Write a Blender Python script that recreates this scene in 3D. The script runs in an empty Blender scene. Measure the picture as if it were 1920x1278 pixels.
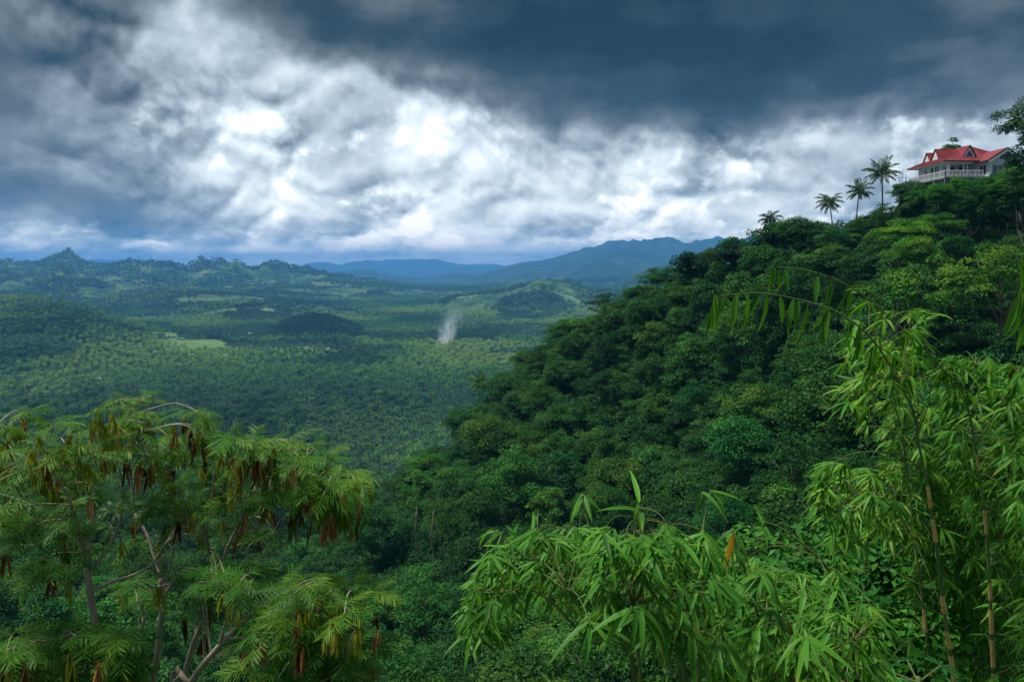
import bpy, math, random, os
import numpy as np
from mathutils import Vector, Matrix, Quaternion

SC = bpy.context.scene
COL = SC.collection
R = math.radians

# ------------------------------------------------------------------ camera
# The camera stands at the origin (eye level z = 0); the valley floor lies about 150 m below.
FPX, CU, CV = 1507.0, 960.0, 639.0
PITCH = math.atan2(139.0, FPX)
cam_data = bpy.data.cameras.new('camera')
cam_data.sensor_width = 36.0
cam_data.lens = 36.0 * FPX / 1920.0
cam_data.clip_start = 0.05
cam_data.clip_end = 90000.0
camera = bpy.data.objects.new('camera', cam_data)
COL.objects.link(camera)
camera.rotation_euler = (R(90) - PITCH, 0, 0)
SC.camera = camera

# ------------------------------------------------------------------ world: Nishita sky behind a broken cloud deck
SUN_EL, SUN_AZ = R(66), R(-72)          # azimuth measured from +Y (view direction), negative = left
world = bpy.data.worlds.new('World')
SC.world = world
world.use_nodes = True
world.cycles.sampling_method = 'MANUAL'
world.cycles.sample_map_resolution = 512
nt = world.node_tree
nt.nodes.clear()


class G:
    """tiny helper to write node graphs"""
    def __init__(self, tree):
        self.t = tree

    def node(self, typ, **kw):
        n = self.t.nodes.new(typ)
        for k, v in kw.items():
            setattr(n, k, v)
        return n

    def put(self, sock, v):
        if isinstance(v, bpy.types.NodeSocket):
            self.t.links.new(v, sock)
        elif v is not None:
            sock.default_value = v

    def m(self, op, a, b=None, c=None, clamp=False):
        n = self.node('ShaderNodeMath', operation=op, use_clamp=clamp)
        self.put(n.inputs[0], a)
        self.put(n.inputs[1], b)
        self.put(n.inputs[2], c)
        return n.outputs[0]

    def v(self, op, a, b=None, s=None):
        n = self.node('ShaderNodeVectorMath', operation=op)
        self.put(n.inputs[0], a)
        self.put(n.inputs[1], b)
        if s is not None:
            self.put(n.inputs['Scale'], s)
        return n.outputs['Value'] if op in ('LENGTH', 'DOT_PRODUCT', 'DISTANCE') else n.outputs['Vector']

    def comb(self, x, y, z):
        n = self.node('ShaderNodeCombineXYZ')
        for i, q in enumerate((x, y, z)):
            self.put(n.inputs[i], q)
        return n.outputs[0]

    def sep(self, vec):
        n = self.node('ShaderNodeSeparateXYZ')
        self.put(n.inputs[0], vec)
        return n.outputs

    def noise(self, vec, scale, detail=4, rough=0.5, lac=2.0, dist=0.0, typ='FBM', out='Fac', dims='3D'):
        n = self.node('ShaderNodeTexNoise', noise_dimensions=dims, noise_type=typ)
        if vec is not None:
            self.put(n.inputs['Vector'], vec)
        self.put(n.inputs['Scale'], scale)
        n.inputs['Detail'].default_value = detail
        n.inputs['Roughness'].default_value = rough
        n.inputs['Lacunarity'].default_value = lac
        n.inputs['Distortion'].default_value = dist
        return n.outputs[out]

    def ramp(self, fac, stops, interp='LINEAR'):
        n = self.node('ShaderNodeValToRGB')
        cr = n.color_ramp
        cr.interpolation = interp
        while len(cr.elements) > 1:
            cr.elements.remove(cr.elements[-1])
        cr.elements[0].position = stops[0][0]
        cr.elements[0].color = tuple(stops[0][1]) + (1,)
        for p, c in stops[1:]:
            e = cr.elements.new(p)
            e.color = tuple(c) + (1,)
        self.put(n.inputs[0], fac)
        return n.outputs[0]

    def mix(self, fac, a, b, blend='MIX'):
        n = self.node('ShaderNodeMix', data_type='RGBA', blend_type=blend)
        self.put(n.inputs[0], fac)
        for i, q in ((6, a), (7, b)):
            if isinstance(q, tuple) and len(q) == 3:
                q = q + (1,)
            self.put(n.inputs[i], q)
        return n.outputs[2]

    def rng(self, x, a, b, c=0.0, d=1.0, smooth=True):
        n = self.node('ShaderNodeMapRange', interpolation_type='SMOOTHSTEP' if smooth else 'LINEAR')
        n.clamp = True
        for i, q in enumerate((x, a, b, c, d)):
            self.put(n.inputs[i], q)
        return n.outputs[0]


def px_dir(u, v):
    """world direction through a pixel of the 1920 x 1278 photograph"""
    x, y = (u - CU) / FPX, (CV - v) / FPX
    cp, sp = math.cos(PITCH), math.sin(PITCH)
    return Vector((x, cp + y * sp, -sp + y * cp))


def P(u, v, Y):
    """world point seen at pixel (u, v) that stands Y metres ahead"""
    d = px_dir(u, v)
    return d * (Y / d.y)


def px_ae(u, v):
    d = px_dir(u, v).normalized()
    return math.atan2(d.x, d.y), math.asin(d.z)


def build_sky():
    g = G(nt)
    tc = g.node('ShaderNodeTexCoord').outputs['Generated']
    x, y, z = g.sep(g.v('NORMALIZE', tc))
    A = g.m('ARCTAN2', x, y)
    E = g.m('ARCSINE', z)
    p = g.comb(A, E, 0.0)
    # slow warp so that cloud banks get ragged outlines
    w1 = g.v('SUBTRACT', g.noise(p, 7.0, 5, 0.55, out='Color'), (0.5, 0.5, 0.5))
    w2 = g.v('SUBTRACT', g.noise(p, 26.0, 5, 0.6, out='Color'), (0.5, 0.5, 0.5))
    pw = g.v('ADD', g.v('ADD', p, g.v('SCALE', w1, s=0.085)), g.v('SCALE', w2, s=0.03))
    # cloud banks: (pixel u, v, half width, half height, weight)
    banks = [
        (680, 310, 330, 120, 0.31), (520, 190, 190, 70, 0.20), (850, 300, 230, 95, 0.14), (760, 400, 300, 60, 0.12),
        (1230, 380, 300, 75, 0.22), (1560, 300, 260, 75, 0.14), (330, 60, 130, 60, 0.30), (1400, 370, 120, 60, 0.08),
        (1700, 300, 150, 70, 0.12), (310, 225, 120, 45, 0.08), (120, 462, 330, 24, 0.26), (640, 460, 400, 24, 0.16),
        (1250, 60, 620, 115, -0.30), (1500, 120, 420, 70, -0.12), (820, 40, 400, 60, -0.16), (1180, 215, 330, 60, -0.12),
        (30, 290, 150, 160, -0.17), (250, 330, 230, 90, -0.04), (400, 400, 220, 36, -0.20), (190, 150, 200, 90, -0.06),
        (1130, 265, 200, 50, -0.08), (1900, 60, 260, 120, -0.06), (330, 190, 120, 60, -0.10), (1260, 430, 190, 26, -0.12),
    ]
    tot = g.m('ADD', 0.45, 0.0)
    for (u, v, hw, hh, wt) in banks:
        a, e = px_ae(u, v)
        q = g.v('MULTIPLY', g.v('SUBTRACT', pw, (a, e, 0)), (FPX / hw, FPX / hh, 0))
        r2 = g.v('DOT_PRODUCT', q, q)
        ex = g.m('EXPONENT', g.m('MULTIPLY', r2, -0.6))
        tot = g.m('MULTIPLY_ADD', ex, wt, tot)
    # overhead and behind: the same grey deck goes on
    deck = g.noise(g.v('MULTIPLY', tc, (1.0, 1.0, 2.0)), 2.6, 3, 0.5)
    up = g.rng(E, 0.34, 0.62)
    back = g.rng(g.m('ABSOLUTE', A), 0.75, 1.25)
    far = g.m('MAXIMUM', up, back)
    base = g.m('MULTIPLY_ADD', g.m('SUBTRACT', deck, 0.5), 0.7, 0.42)
    tot = g.m('ADD', g.m('MULTIPLY', tot, g.m('SUBTRACT', 1.0, far)), g.m('MULTIPLY', base, far))
    over = g.m('MAXIMUM', g.m('SUBTRACT', tot, 0.62), 0.0)
    tot = g.m('MULTIPLY_ADD', over, -0.72, tot)
    # billows lit from above, flattened towards the horizon by a monotonic stretch of the elevation
    El = g.m('MULTIPLY_ADD', E, 0.75, g.m('MULTIPLY', g.m('LOGARITHM', g.m('ADD', g.m('MAXIMUM', E, -0.03), 0.055), 2.718282), 0.085))
    pc = g.comb(A, El, 0.35)
    pc = g.v('ADD', pc, g.v('ADD', g.v('SCALE', w1, s=0.032), g.v('SCALE', w2, s=0.008)))

    def puff(q, scale):
        r = None
        amp = 1.0
        for k in range(4):
            n = g.noise(g.v('ADD', q, (3.1 * k, 1.7 * k, 0)), scale * 2.1 ** k, 0, 0.5)
            t = g.m('MULTIPLY', g.m('ABSOLUTE', g.m('SUBTRACT', n, 0.5)), 2.0 * amp)
            r = t if r is None else g.m('ADD', r, t)
            amp *= 0.42
        return r
    n1 = puff(pc, 9.0)
    n2 = puff(g.v('ADD', pc, (-0.005, 0.014, 0.0)), 9.0)
    nb = g.noise(pc, 6.0, 9, 0.55, 2.1)
    soft = g.rng(g.noise(g.v('ADD', pc, (5.0, 2.0, 1.0)), 5.0, 2, 0.5), 0.36, 0.60, 0.2, 1.0)
    relief = g.m('MULTIPLY', g.m('MULTIPLY', g.m('SUBTRACT', n1, n2), soft), 0.62)
    body = g.m('MULTIPLY_ADD', g.m('SUBTRACT', nb, 0.5), 1.35, g.m('MULTIPLY', g.m('SUBTRACT', n1, 0.55), 0.12))
    # dark slabs are smooth, long and level; bright cumulus is crisp
    slab = g.noise(g.comb(g.m('MULTIPLY', A, 1.3), g.m('MULTIPLY', E, 4.2), 2.0), 4.0, 4, 0.5)
    bright = g.rng(tot, 0.16, 0.46)
    crisp = g.rng(tot, 0.14, 0.62, 0.12, 1.1)
    lum = g.m('MULTIPLY_ADD', relief, crisp, g.m('MULTIPLY_ADD', body, g.m('MULTIPLY_ADD', bright, 0.70, 0.30), tot))
    lum = g.m('MULTIPLY_ADD', g.m('MULTIPLY', g.m('SUBTRACT', slab, 0.5), 0.55), g.m('SUBTRACT', 1.0, bright), lum)
    # sharp-edged cumulus heads standing in front of the greyer deck
    nh = g.noise(g.v('ADD', pc, (7.7, 3.3, 0.0)), 7.5, 8, 0.50, 2.2)
    nh2 = g.noise(g.v('ADD', pc, (7.694, 3.316, 0.0)), 7.5, 8, 0.50, 2.2)
    head = g.m('MULTIPLY', g.rng(nh, 0.495, 0.55), g.m('MULTIPLY', g.rng(tot, 0.36, 0.56), g.rng(E, 0.24, 0.16)))
    lum = g.m('MULTIPLY_ADD', g.m('ADD', g.m('MULTIPLY_ADD', g.m('SUBTRACT', nh, nh2), 2.1, 0.11), g.m('MULTIPLY', g.m('SUBTRACT', n1, n2), 0.25)), head, lum)
    # thin layered bands just above the horizon
    pb = g.comb(g.m('MULTIPLY', A, 7.0), g.m('MULTIPLY', E, 85.0), 0.0)
    band = g.noise(g.v('ADD', pb, g.v('SCALE', w2, s=1.5)), 1.0, 4, 0.6)
    lowm = g.rng(E, 0.07, 0.02)
    lum = g.m('MULTIPLY_ADD', g.m('MULTIPLY', g.m('SUBTRACT', band, 0.5), 0.85), lowm, lum)
    n3 = nb
    col = g.ramp(lum, [(0.0, (0.009, 0.021, 0.025)), (0.14, (0.026, 0.046, 0.053)), (0.30, (0.105, 0.130, 0.142)),
                       (0.46, (0.235, 0.29, 0.325)), (0.62, (0.43, 0.51, 0.56)), (0.80, (0.67, 0.76, 0.81)), (1.0, (0.96, 1.0, 1.02))])
    # a few holes where the blue sky shows
    sky = g.node('ShaderNodeTexSky', sky_type='NISHITA')
    sky.sun_disc = False
    sky.sun_elevation = SUN_EL
    sky.sun_rotation = SUN_AZ
    sky.air_density = 1.0
    skyc = g.mix(1.0, sky.outputs[0], (0.075, 0.075, 0.075), 'MULTIPLY')
    hole = g.m('MULTIPLY', g.rng(n3, 0.40, 0.27), g.rng(tot, 0.55, 0.72))
    out = g.mix(g.m('MULTIPLY', hole, 0.75), col, skyc)
    # the far clouds low over the horizon are the brightest; damp air in front of them takes some of it away
    lo = g.m('EXPONENT', g.m('MULTIPLY', g.m('MAXIMUM', E, 0.0), -17.0))
    out = g.mix(1.0, out, g.comb(g.m('MULTIPLY_ADD', lo, 1.5, 1.0), g.m('MULTIPLY_ADD', lo, 1.1, 1.0), g.m('MULTIPLY_ADD', lo, 0.62, 1.0)), 'MULTIPLY')
    bg = g.node('ShaderNodeBackground')
    g.put(bg.inputs[0], out)
    bg.inputs[1].default_value = 0.83
    wo = g.node('ShaderNodeOutputWorld')
    nt.links.new(bg.outputs[0], wo.inputs[0])


build_sky()

# ------------------------------------------------------------------ sun behind the cloud deck
sun_data = bpy.data.lights.new('sun', 'SUN')
sun_data.energy = 3.4
sun_data.angle = R(6)
sun_data.color = (1.0, 0.97, 0.90)
sun = bpy.data.objects.new('sun', sun_data)
COL.objects.link(sun)
sd = Vector((math.sin(SUN_AZ) * math.cos(SUN_EL), math.cos(SUN_AZ) * math.cos(SUN_EL), math.sin(SUN_EL)))
sun.rotation_euler = sd.to_track_quat('Z', 'Y').to_euler()
sun.location = sd * 300

# ------------------------------------------------------------------ exposure and sampling
SC.view_settings.view_transform = 'Standard'
SC.view_settings.look = 'None'
SC.view_settings.gamma = 1.0
SC.view_settings.use_curve_mapping = False
SC.view_settings.exposure = 0.68
SC.render.engine = 'CYCLES'
cy = SC.cycles
cy.max_bounces = 5
cy.diffuse_bounces = 3
cy.glossy_bounces = 2
cy.transmission_bounces = 3
cy.transparent_max_bounces = 6
cy.volume_bounces = 1
cy.volume_step_rate = 2.0
cy.volume_max_steps = 128
cy.use_denoising = True

# ------------------------------------------------------------------ object helpers
rng = np.random.default_rng(7)
rnd = random.Random(11)


def link(o, parent=None):
    COL.objects.link(o)
    if parent is not None:
        o.parent = parent
    return o


def tag(o, label=None, cat=None, group=None, kind=None):
    if label:
        o['label'] = label
    if cat:
        o['category'] = cat
    if group:
        o['group'] = group
    if kind:
        o['kind'] = kind
    return o


def empty(name, loc=(0, 0, 0), rz=0.0, scale=1.0):
    o = bpy.data.objects.new(name, None)
    o.empty_display_size = 0.3
    o.location = loc
    o.rotation_euler = (0, 0, rz)
    o.scale = (scale, scale, scale)
    return link(o)


def mesh_obj(name, me, parent=None, loc=None, rot=None, scale=None, color=None):
    o = bpy.data.objects.new(name, me)
    link(o, parent)
    if loc is not None:
        o.location = loc
    if rot is not None:
        o.rotation_euler = rot
    if scale is not None:
        o.scale = scale if hasattr(scale, '__len__') else (scale,) * 3
    if color is not None:
        o.color = tuple(color) + (1.0,)
    return o


def np_mesh(name, verts, faces, mat=None, smooth=False, tone=None, mats=None, mat_idx=None):
    """verts (N,3); faces (M,k) with constant k; tone: one float per vertex stored as attribute 'tone'"""
    verts = np.asarray(verts, dtype=np.float32)
    faces = np.asarray(faces, dtype=np.int32)
    M, k = faces.shape
    me = bpy.data.meshes.new(name)
    me.vertices.add(len(verts))
    me.vertices.foreach_set('co', verts.ravel())
    me.loops.add(M * k)
    me.loops.foreach_set('vertex_index', faces.ravel())
    me.polygons.add(M)
    me.polygons.foreach_set('loop_start', np.arange(0, M * k, k, dtype=np.int32))
    me.polygons.foreach_set('loop_total', np.full(M, k, dtype=np.int32))
    me.polygons.foreach_set('use_smooth', np.full(M, smooth, dtype=bool))
    if mat_idx is not None:
        me.polygons.foreach_set('material_index', np.asarray(mat_idx, dtype=np.int32))
    if tone is not None:
        at = me.attributes.new('tone', 'FLOAT', 'POINT')
        at.data.foreach_set('value', np.asarray(tone, dtype=np.float32))
    for q in (mats or ([mat] if mat else [])):
        me.materials.append(q)
    me.update(calc_edges=True)
    return me


class MB:
    """collects boxes, tubes and quads into one small mesh"""
    def __init__(self):
        self.v, self.f, self.t = [], [], []

    def add(self, vs, fs, tone=0.5):
        b = len(self.v)
        self.v += [tuple(q) for q in vs]
        self.t += [tone] * len(vs)
        self.f += [tuple(i + b for i in f) for f in fs]
        return self

    def box(self, c, s, rz=0.0):
        hx, hy, hz = s[0] / 2, s[1] / 2, s[2] / 2
        co, si = math.cos(rz), math.sin(rz)
        vs = []
        for dz in (-hz, hz):
            for dx, dy in ((-hx, -hy), (hx, -hy), (hx, hy), (-hx, hy)):
                vs.append((c[0] + dx * co - dy * si, c[1] + dx * si + dy * co, c[2] + dz))
        return self.add(vs, [(3, 2, 1, 0), (4, 5, 6, 7), (0, 1, 5, 4), (1, 2, 6, 5), (2, 3, 7, 6), (3, 0, 4, 7)])

    def slab(self, pts, th):
        """planar polygon thickened downwards along its normal"""
        a, b, c = (Vector(pts[i]) for i in range(3))
        n = (b - a).cross(c - a).normalized() * th
        k = len(pts)
        vs = [Vector(p) for p in pts] + [Vector(p) - n for p in pts]
        fs = [tuple(range(k)), tuple(range(2 * k - 1, k - 1, -1))]
        fs += [(i, i + k, (i + 1) % k + k, (i + 1) % k) for i in range(k)]
        return self.add(vs, fs)

    def tube(self, pts, radii, n=6, tone=0.5, cap=True):
        pts = [Vector(p) for p in pts]
        if not hasattr(radii, '__len__'):
            radii = [radii] * len(pts)
        vs = []
        ref = Vector((0.31, 0.22, 0.93))
        for i, p in enumerate(pts):
            d = (pts[min(i + 1, len(pts) - 1)] - pts[max(i - 1, 0)])
            d = d.normalized() if d.length > 1e-9 else Vector((0, 0, 1))
            a = d.cross(ref)
            if a.length < 0.1:
                a = d.cross(Vector((1, 0, 0)))
            a.normalize()
            b = d.cross(a)
            for k in range(n):
                t = 2 * math.pi * k / n
                vs.append(p + (a * math.cos(t) + b * math.sin(t)) * radii[i])
        fs = []
        for i in range(len(pts) - 1):
            for k in range(n):
                k2 = (k + 1) % n
                fs.append((i * n + k, i * n + k2, (i + 1) * n + k2, (i + 1) * n + k))
        if cap:
            fs.append(tuple(range(n - 1, -1, -1)))
            fs.append(tuple((len(pts) - 1) * n + k for k in range(n)))
        return self.add(vs, fs, tone)

    def mesh(self, name, mat, smooth=False):
        me = bpy.data.meshes.new(name)
        me.from_pydata(self.v, [], self.f)
        at = me.attributes.new('tone', 'FLOAT', 'POINT')
        at.data.foreach_set('value', self.t)
        me.materials.append(mat)
        if smooth:
            me.polygons.foreach_set('use_smooth', [True] * len(me.polygons))
        me.update()
        return me

    def obj(self, name, mat, parent=None, smooth=False, **kw):
        return mesh_obj(name, self.mesh(name, mat, smooth), parent, **kw)


# ------------------------------------------------------------------ noise for the terrain (numpy)
_perm = np.random.default_rng(3).permutation(4096)


def vnoise(x, y, seed=0):
    xi, yi = np.floor(x).astype(np.int64), np.floor(y).astype(np.int64)
    fx, fy = x - xi, y - yi
    fx, fy = fx * fx * (3 - 2 * fx), fy * fy * (3 - 2 * fy)

    def h(a, b):
        return _perm[(_perm[(a + seed * 57) & 4095] + b) & 4095] / 4095.0
    a = h(xi, yi) * (1 - fx) + h(xi + 1, yi) * fx
    b = h(xi, yi + 1) * (1 - fx) + h(xi + 1, yi + 1) * fx
    return a * (1 - fy) + b * fy


def fbm(x, y, octv=5, seed=0, gain=0.5):
    s, a, t = 0.0, 1.0, 0.0
    for i in range(octv):
        s = s + a * vnoise(x * 2.03 ** i + 13.7 * i, y * 2.03 ** i - 7.1 * i, seed + i)
        t += a
        a *= gain
    return s / t


def ridged(x, y, octv=5, seed=0):
    s, a, t = 0.0, 1.0, 0.0
    for i in range(octv):
        s = s + a * (1 - np.abs(2 * vnoise(x * 2.1 ** i + 5.3 * i, y * 2.1 ** i + 9.9 * i, seed + i) - 1))
        t += a
        a *= 0.5
    return s / t


def sstep(a, b, x):
    t = np.clip((x - a) / (b - a), 0, 1)
    return t * t * (3 - 2 * t)


# ------------------------------------------------------------------ materials
MATS = {}


def new_mat(name):
    m = bpy.data.materials.new(name)
    m.use_nodes = True
    m.node_tree.nodes.clear()
    MATS[name] = m
    return m, G(m.node_tree)


def finish(g, shader, bump=None):
    o = g.node('ShaderNodeOutputMaterial')
    g.t.links.new(shader, o.inputs[0])


def principled(g, col, rough=0.7, spec=0.3, metal=0.0, normal=None, coat=0.0):
    b = g.node('ShaderNodeBsdfPrincipled')
    g.put(b.inputs['Base Color'], col if not (isinstance(col, tuple) and len(col) == 3) else col + (1,))
    g.put(b.inputs['Roughness'], rough)
    b.inputs['Specular IOR Level'].default_value = spec
    b.inputs['Metallic'].default_value = metal
    if normal is not None:
        g.put(b.inputs['Normal'], normal)
    return b.outputs[0]


def bump(g, h, strength=0.4, dist=0.05):
    n = g.node('ShaderNodeBump')
    n.inputs['Strength'].default_value = strength
    n.inputs['Distance'].default_value = dist
    g.put(n.inputs['Height'], h)
    return n.outputs[0]


def leaf_mat(name, stops, trans=0.28, rough=0.5, spec=0.25, rand=0.5, use_color=True, tr_col=(1.25, 1.2, 0.55), noise_scale=0.0, gain=1.0):
    """foliage: colour from the leaf's own tone, a per-plant shift and the plant's own tint"""
    m, g = new_mat(name)
    tone = g.node('ShaderNodeAttribute', attribute_name='tone').outputs['Fac']
    oi = g.node('ShaderNodeObjectInfo')
    f = g.m('MULTIPLY_ADD', g.m('SUBTRACT', oi.outputs['Random'], 0.5), rand, tone)
    if noise_scale:
        tc = g.node('ShaderNodeTexCoord').outputs['Object']
        f = g.m('MULTIPLY_ADD', g.m('SUBTRACT', g.noise(tc, noise_scale, 2, 0.5), 0.5), 0.6, f)
    if gain != 1.0:
        f = g.m('MULTIPLY', f, gain)
    col = g.ramp(f, stops)
    if use_color:
        col = g.mix(1.0, col, oi.outputs['Color'], 'MULTIPLY')
    pr = principled(g, col, rough, spec)
    if trans > 0:
        tr = g.node('ShaderNodeBsdfTranslucent')
        g.put(tr.inputs[0], g.mix(1.0, col, tuple(tr_col), 'MULTIPLY'))
        ms = g.node('ShaderNodeMixShader')
        ms.inputs[0].default_value = trans
        g.t.links.new(pr, ms.inputs[1])
        g.t.links.new(tr.outputs[0], ms.inputs[2])
        pr = ms.outputs[0]
    finish(g, pr)
    return m


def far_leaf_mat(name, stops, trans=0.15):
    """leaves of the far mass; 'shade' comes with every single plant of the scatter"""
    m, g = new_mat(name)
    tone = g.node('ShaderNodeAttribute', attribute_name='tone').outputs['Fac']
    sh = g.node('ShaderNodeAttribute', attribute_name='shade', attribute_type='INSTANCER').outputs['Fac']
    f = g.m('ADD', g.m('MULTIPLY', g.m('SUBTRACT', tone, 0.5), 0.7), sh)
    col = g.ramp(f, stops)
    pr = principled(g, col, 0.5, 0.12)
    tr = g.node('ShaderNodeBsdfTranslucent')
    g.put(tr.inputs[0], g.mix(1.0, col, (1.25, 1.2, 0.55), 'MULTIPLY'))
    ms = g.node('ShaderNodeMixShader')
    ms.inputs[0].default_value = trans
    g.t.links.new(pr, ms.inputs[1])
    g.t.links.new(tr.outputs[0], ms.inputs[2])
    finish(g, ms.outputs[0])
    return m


def bark_mat(name, c0, c1, scale=8.0, rings=0.0):
    m, g = new_mat(name)
    tc = g.node('ShaderNodeTexCoord').outputs['Object']
    st = g.v('MULTIPLY', tc, (1.0, 1.0, 0.35))
    n = g.noise(st, scale, 6, 0.6)
    col = g.ramp(n, [(0.25, c0), (0.7, c1)])
    if rings:
        w = g.node('ShaderNodeTexWave', wave_type='BANDS', bands_direction='Z')
        w.inputs['Scale'].default_value = rings
        w.inputs['Distortion'].default_value = 1.5
        g.put(w.inputs['Vector'], tc)
        col = g.mix(g.m('MULTIPLY', w.outputs['Fac'], 0.4), col, tuple(x * 0.5 for x in c0))
    finish(g, principled(g, col, 0.85, 0.2, normal=bump(g, n, 0.6, 0.02)))
    return m


def plain_mat(name, c, rough=0.7, spec=0.3, var=0.25, scale=3.0, metal=0.0, bmp=0.0):
    m, g = new_mat(name)
    tc = g.node('ShaderNodeTexCoord').outputs['Object']
    n = g.noise(tc, scale, 6, 0.6)
    col = g.ramp(n, [(0.3, tuple(x * (1 - var) for x in c)), (0.7, tuple(min(1, x * (1 + var)) for x in c))])
    finish(g, principled(g, col, rough, spec, metal, bump(g, n, bmp, 0.02) if bmp else None))
    return m


# leaf colours (all dark, saturated tropical greens)
leaf_mat('leaf_forest', [(0.0, (0.008, 0.054, 0.013)), (0.40, (0.020, 0.115, 0.020)), (0.75, (0.050, 0.180, 0.024)), (1.0, (0.105, 0.240, 0.030))], spec=0.12)
leaf_mat('leaf_palm', [(0.0, (0.022, 0.085, 0.024)), (0.5, (0.050, 0.150, 0.034)), (0.85, (0.090, 0.190, 0.042)), (1.0, (0.14, 0.22, 0.05))], trans=0.2, rough=0.42, spec=0.25, rand=0.4)
leaf_mat('leaf_far', [(0.0, (0.008, 0.050, 0.016)), (0.5, (0.022, 0.095, 0.022)), (1.0, (0.060, 0.160, 0.032))], trans=0.15, spec=0.1)
leaf_mat('leaf_bamboo', [(0.0, (0.020, 0.105, 0.014)), (0.31, (0.062, 0.220, 0.022)), (0.56, (0.140, 0.340, 0.032)), (0.66, (0.22, 0.36, 0.04)), (0.78, (0.42, 0.36, 0.08)), (0.95, (0.30, 0.17, 0.06))],
         trans=0.36, rough=0.45, spec=0.15, rand=0.6, gain=0.625)
leaf_mat('leaf_dry', [(0.0, (0.20, 0.12, 0.02)), (0.5, (0.34, 0.22, 0.04)), (1.0, (0.42, 0.31, 0.07))], trans=0.15, use_color=False, rand=0.8)
leaf_mat('leaf_orange', [(0.0, (0.60, 0.22, 0.015)), (1.0, (0.70, 0.32, 0.03))], trans=0.3, use_color=False)
leaf_mat('leaf_feather', [(0.0, (0.020, 0.100, 0.010)), (0.5, (0.048, 0.175, 0.013)), (1.0, (0.140, 0.290, 0.020))], trans=0.34, rand=0.7, spec=0.12)
leaf_mat('pod_green', [(0.0, (0.14, 0.20, 0.015)), (0.5, (0.24, 0.27, 0.02)), (1.0, (0.36, 0.28, 0.04))], trans=0.25, use_color=False)
leaf_mat('pod_brown', [(0.0, (0.045, 0.022, 0.014)), (0.25, (0.13, 0.055, 0.024)), (0.6, (0.32, 0.11, 0.026)), (1.0, (0.44, 0.25, 0.11))], trans=0.1, use_color=False, rand=0.9)
leaf_mat('leaf_shrub', [(0.0, (0.010, 0.060, 0.014)), (0.5, (0.022, 0.100, 0.020)), (1.0, (0.060, 0.170, 0.026))], trans=0.25, spec=0.1)
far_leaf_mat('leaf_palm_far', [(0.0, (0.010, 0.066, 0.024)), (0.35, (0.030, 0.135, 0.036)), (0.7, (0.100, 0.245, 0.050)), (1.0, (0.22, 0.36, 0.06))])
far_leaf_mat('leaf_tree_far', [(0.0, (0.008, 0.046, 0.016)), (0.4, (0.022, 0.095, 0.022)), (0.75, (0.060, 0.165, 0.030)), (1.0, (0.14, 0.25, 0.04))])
bark_mat('bark_forest', (0.05, 0.042, 0.034), (0.17, 0.145, 0.115), 5.0)
bark_mat('bark_palm', (0.10, 0.085, 0.07), (0.27, 0.24, 0.20), 6.0, 2.0)
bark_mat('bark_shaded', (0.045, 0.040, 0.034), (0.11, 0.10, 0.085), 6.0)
bark_mat('bark_grey', (0.20, 0.16, 0.12), (0.44, 0.37, 0.29), 22.0)
bark_mat('bamboo_stem', (0.05, 0.10, 0.03), (0.15, 0.20, 0.06), 9.0)
bark_mat('bamboo_old', (0.22, 0.17, 0.04), (0.36, 0.27, 0.08), 9.0)
bark_mat('bamboo_sheath', (0.50, 0.26, 0.08), (0.72, 0.45, 0.18), 25.0)
bark_mat('twig', (0.18, 0.15, 0.10), (0.40, 0.34, 0.25), 20.0)
bark_mat('green_twig', (0.07, 0.10, 0.03), (0.17, 0.19, 0.06), 20.0)


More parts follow.
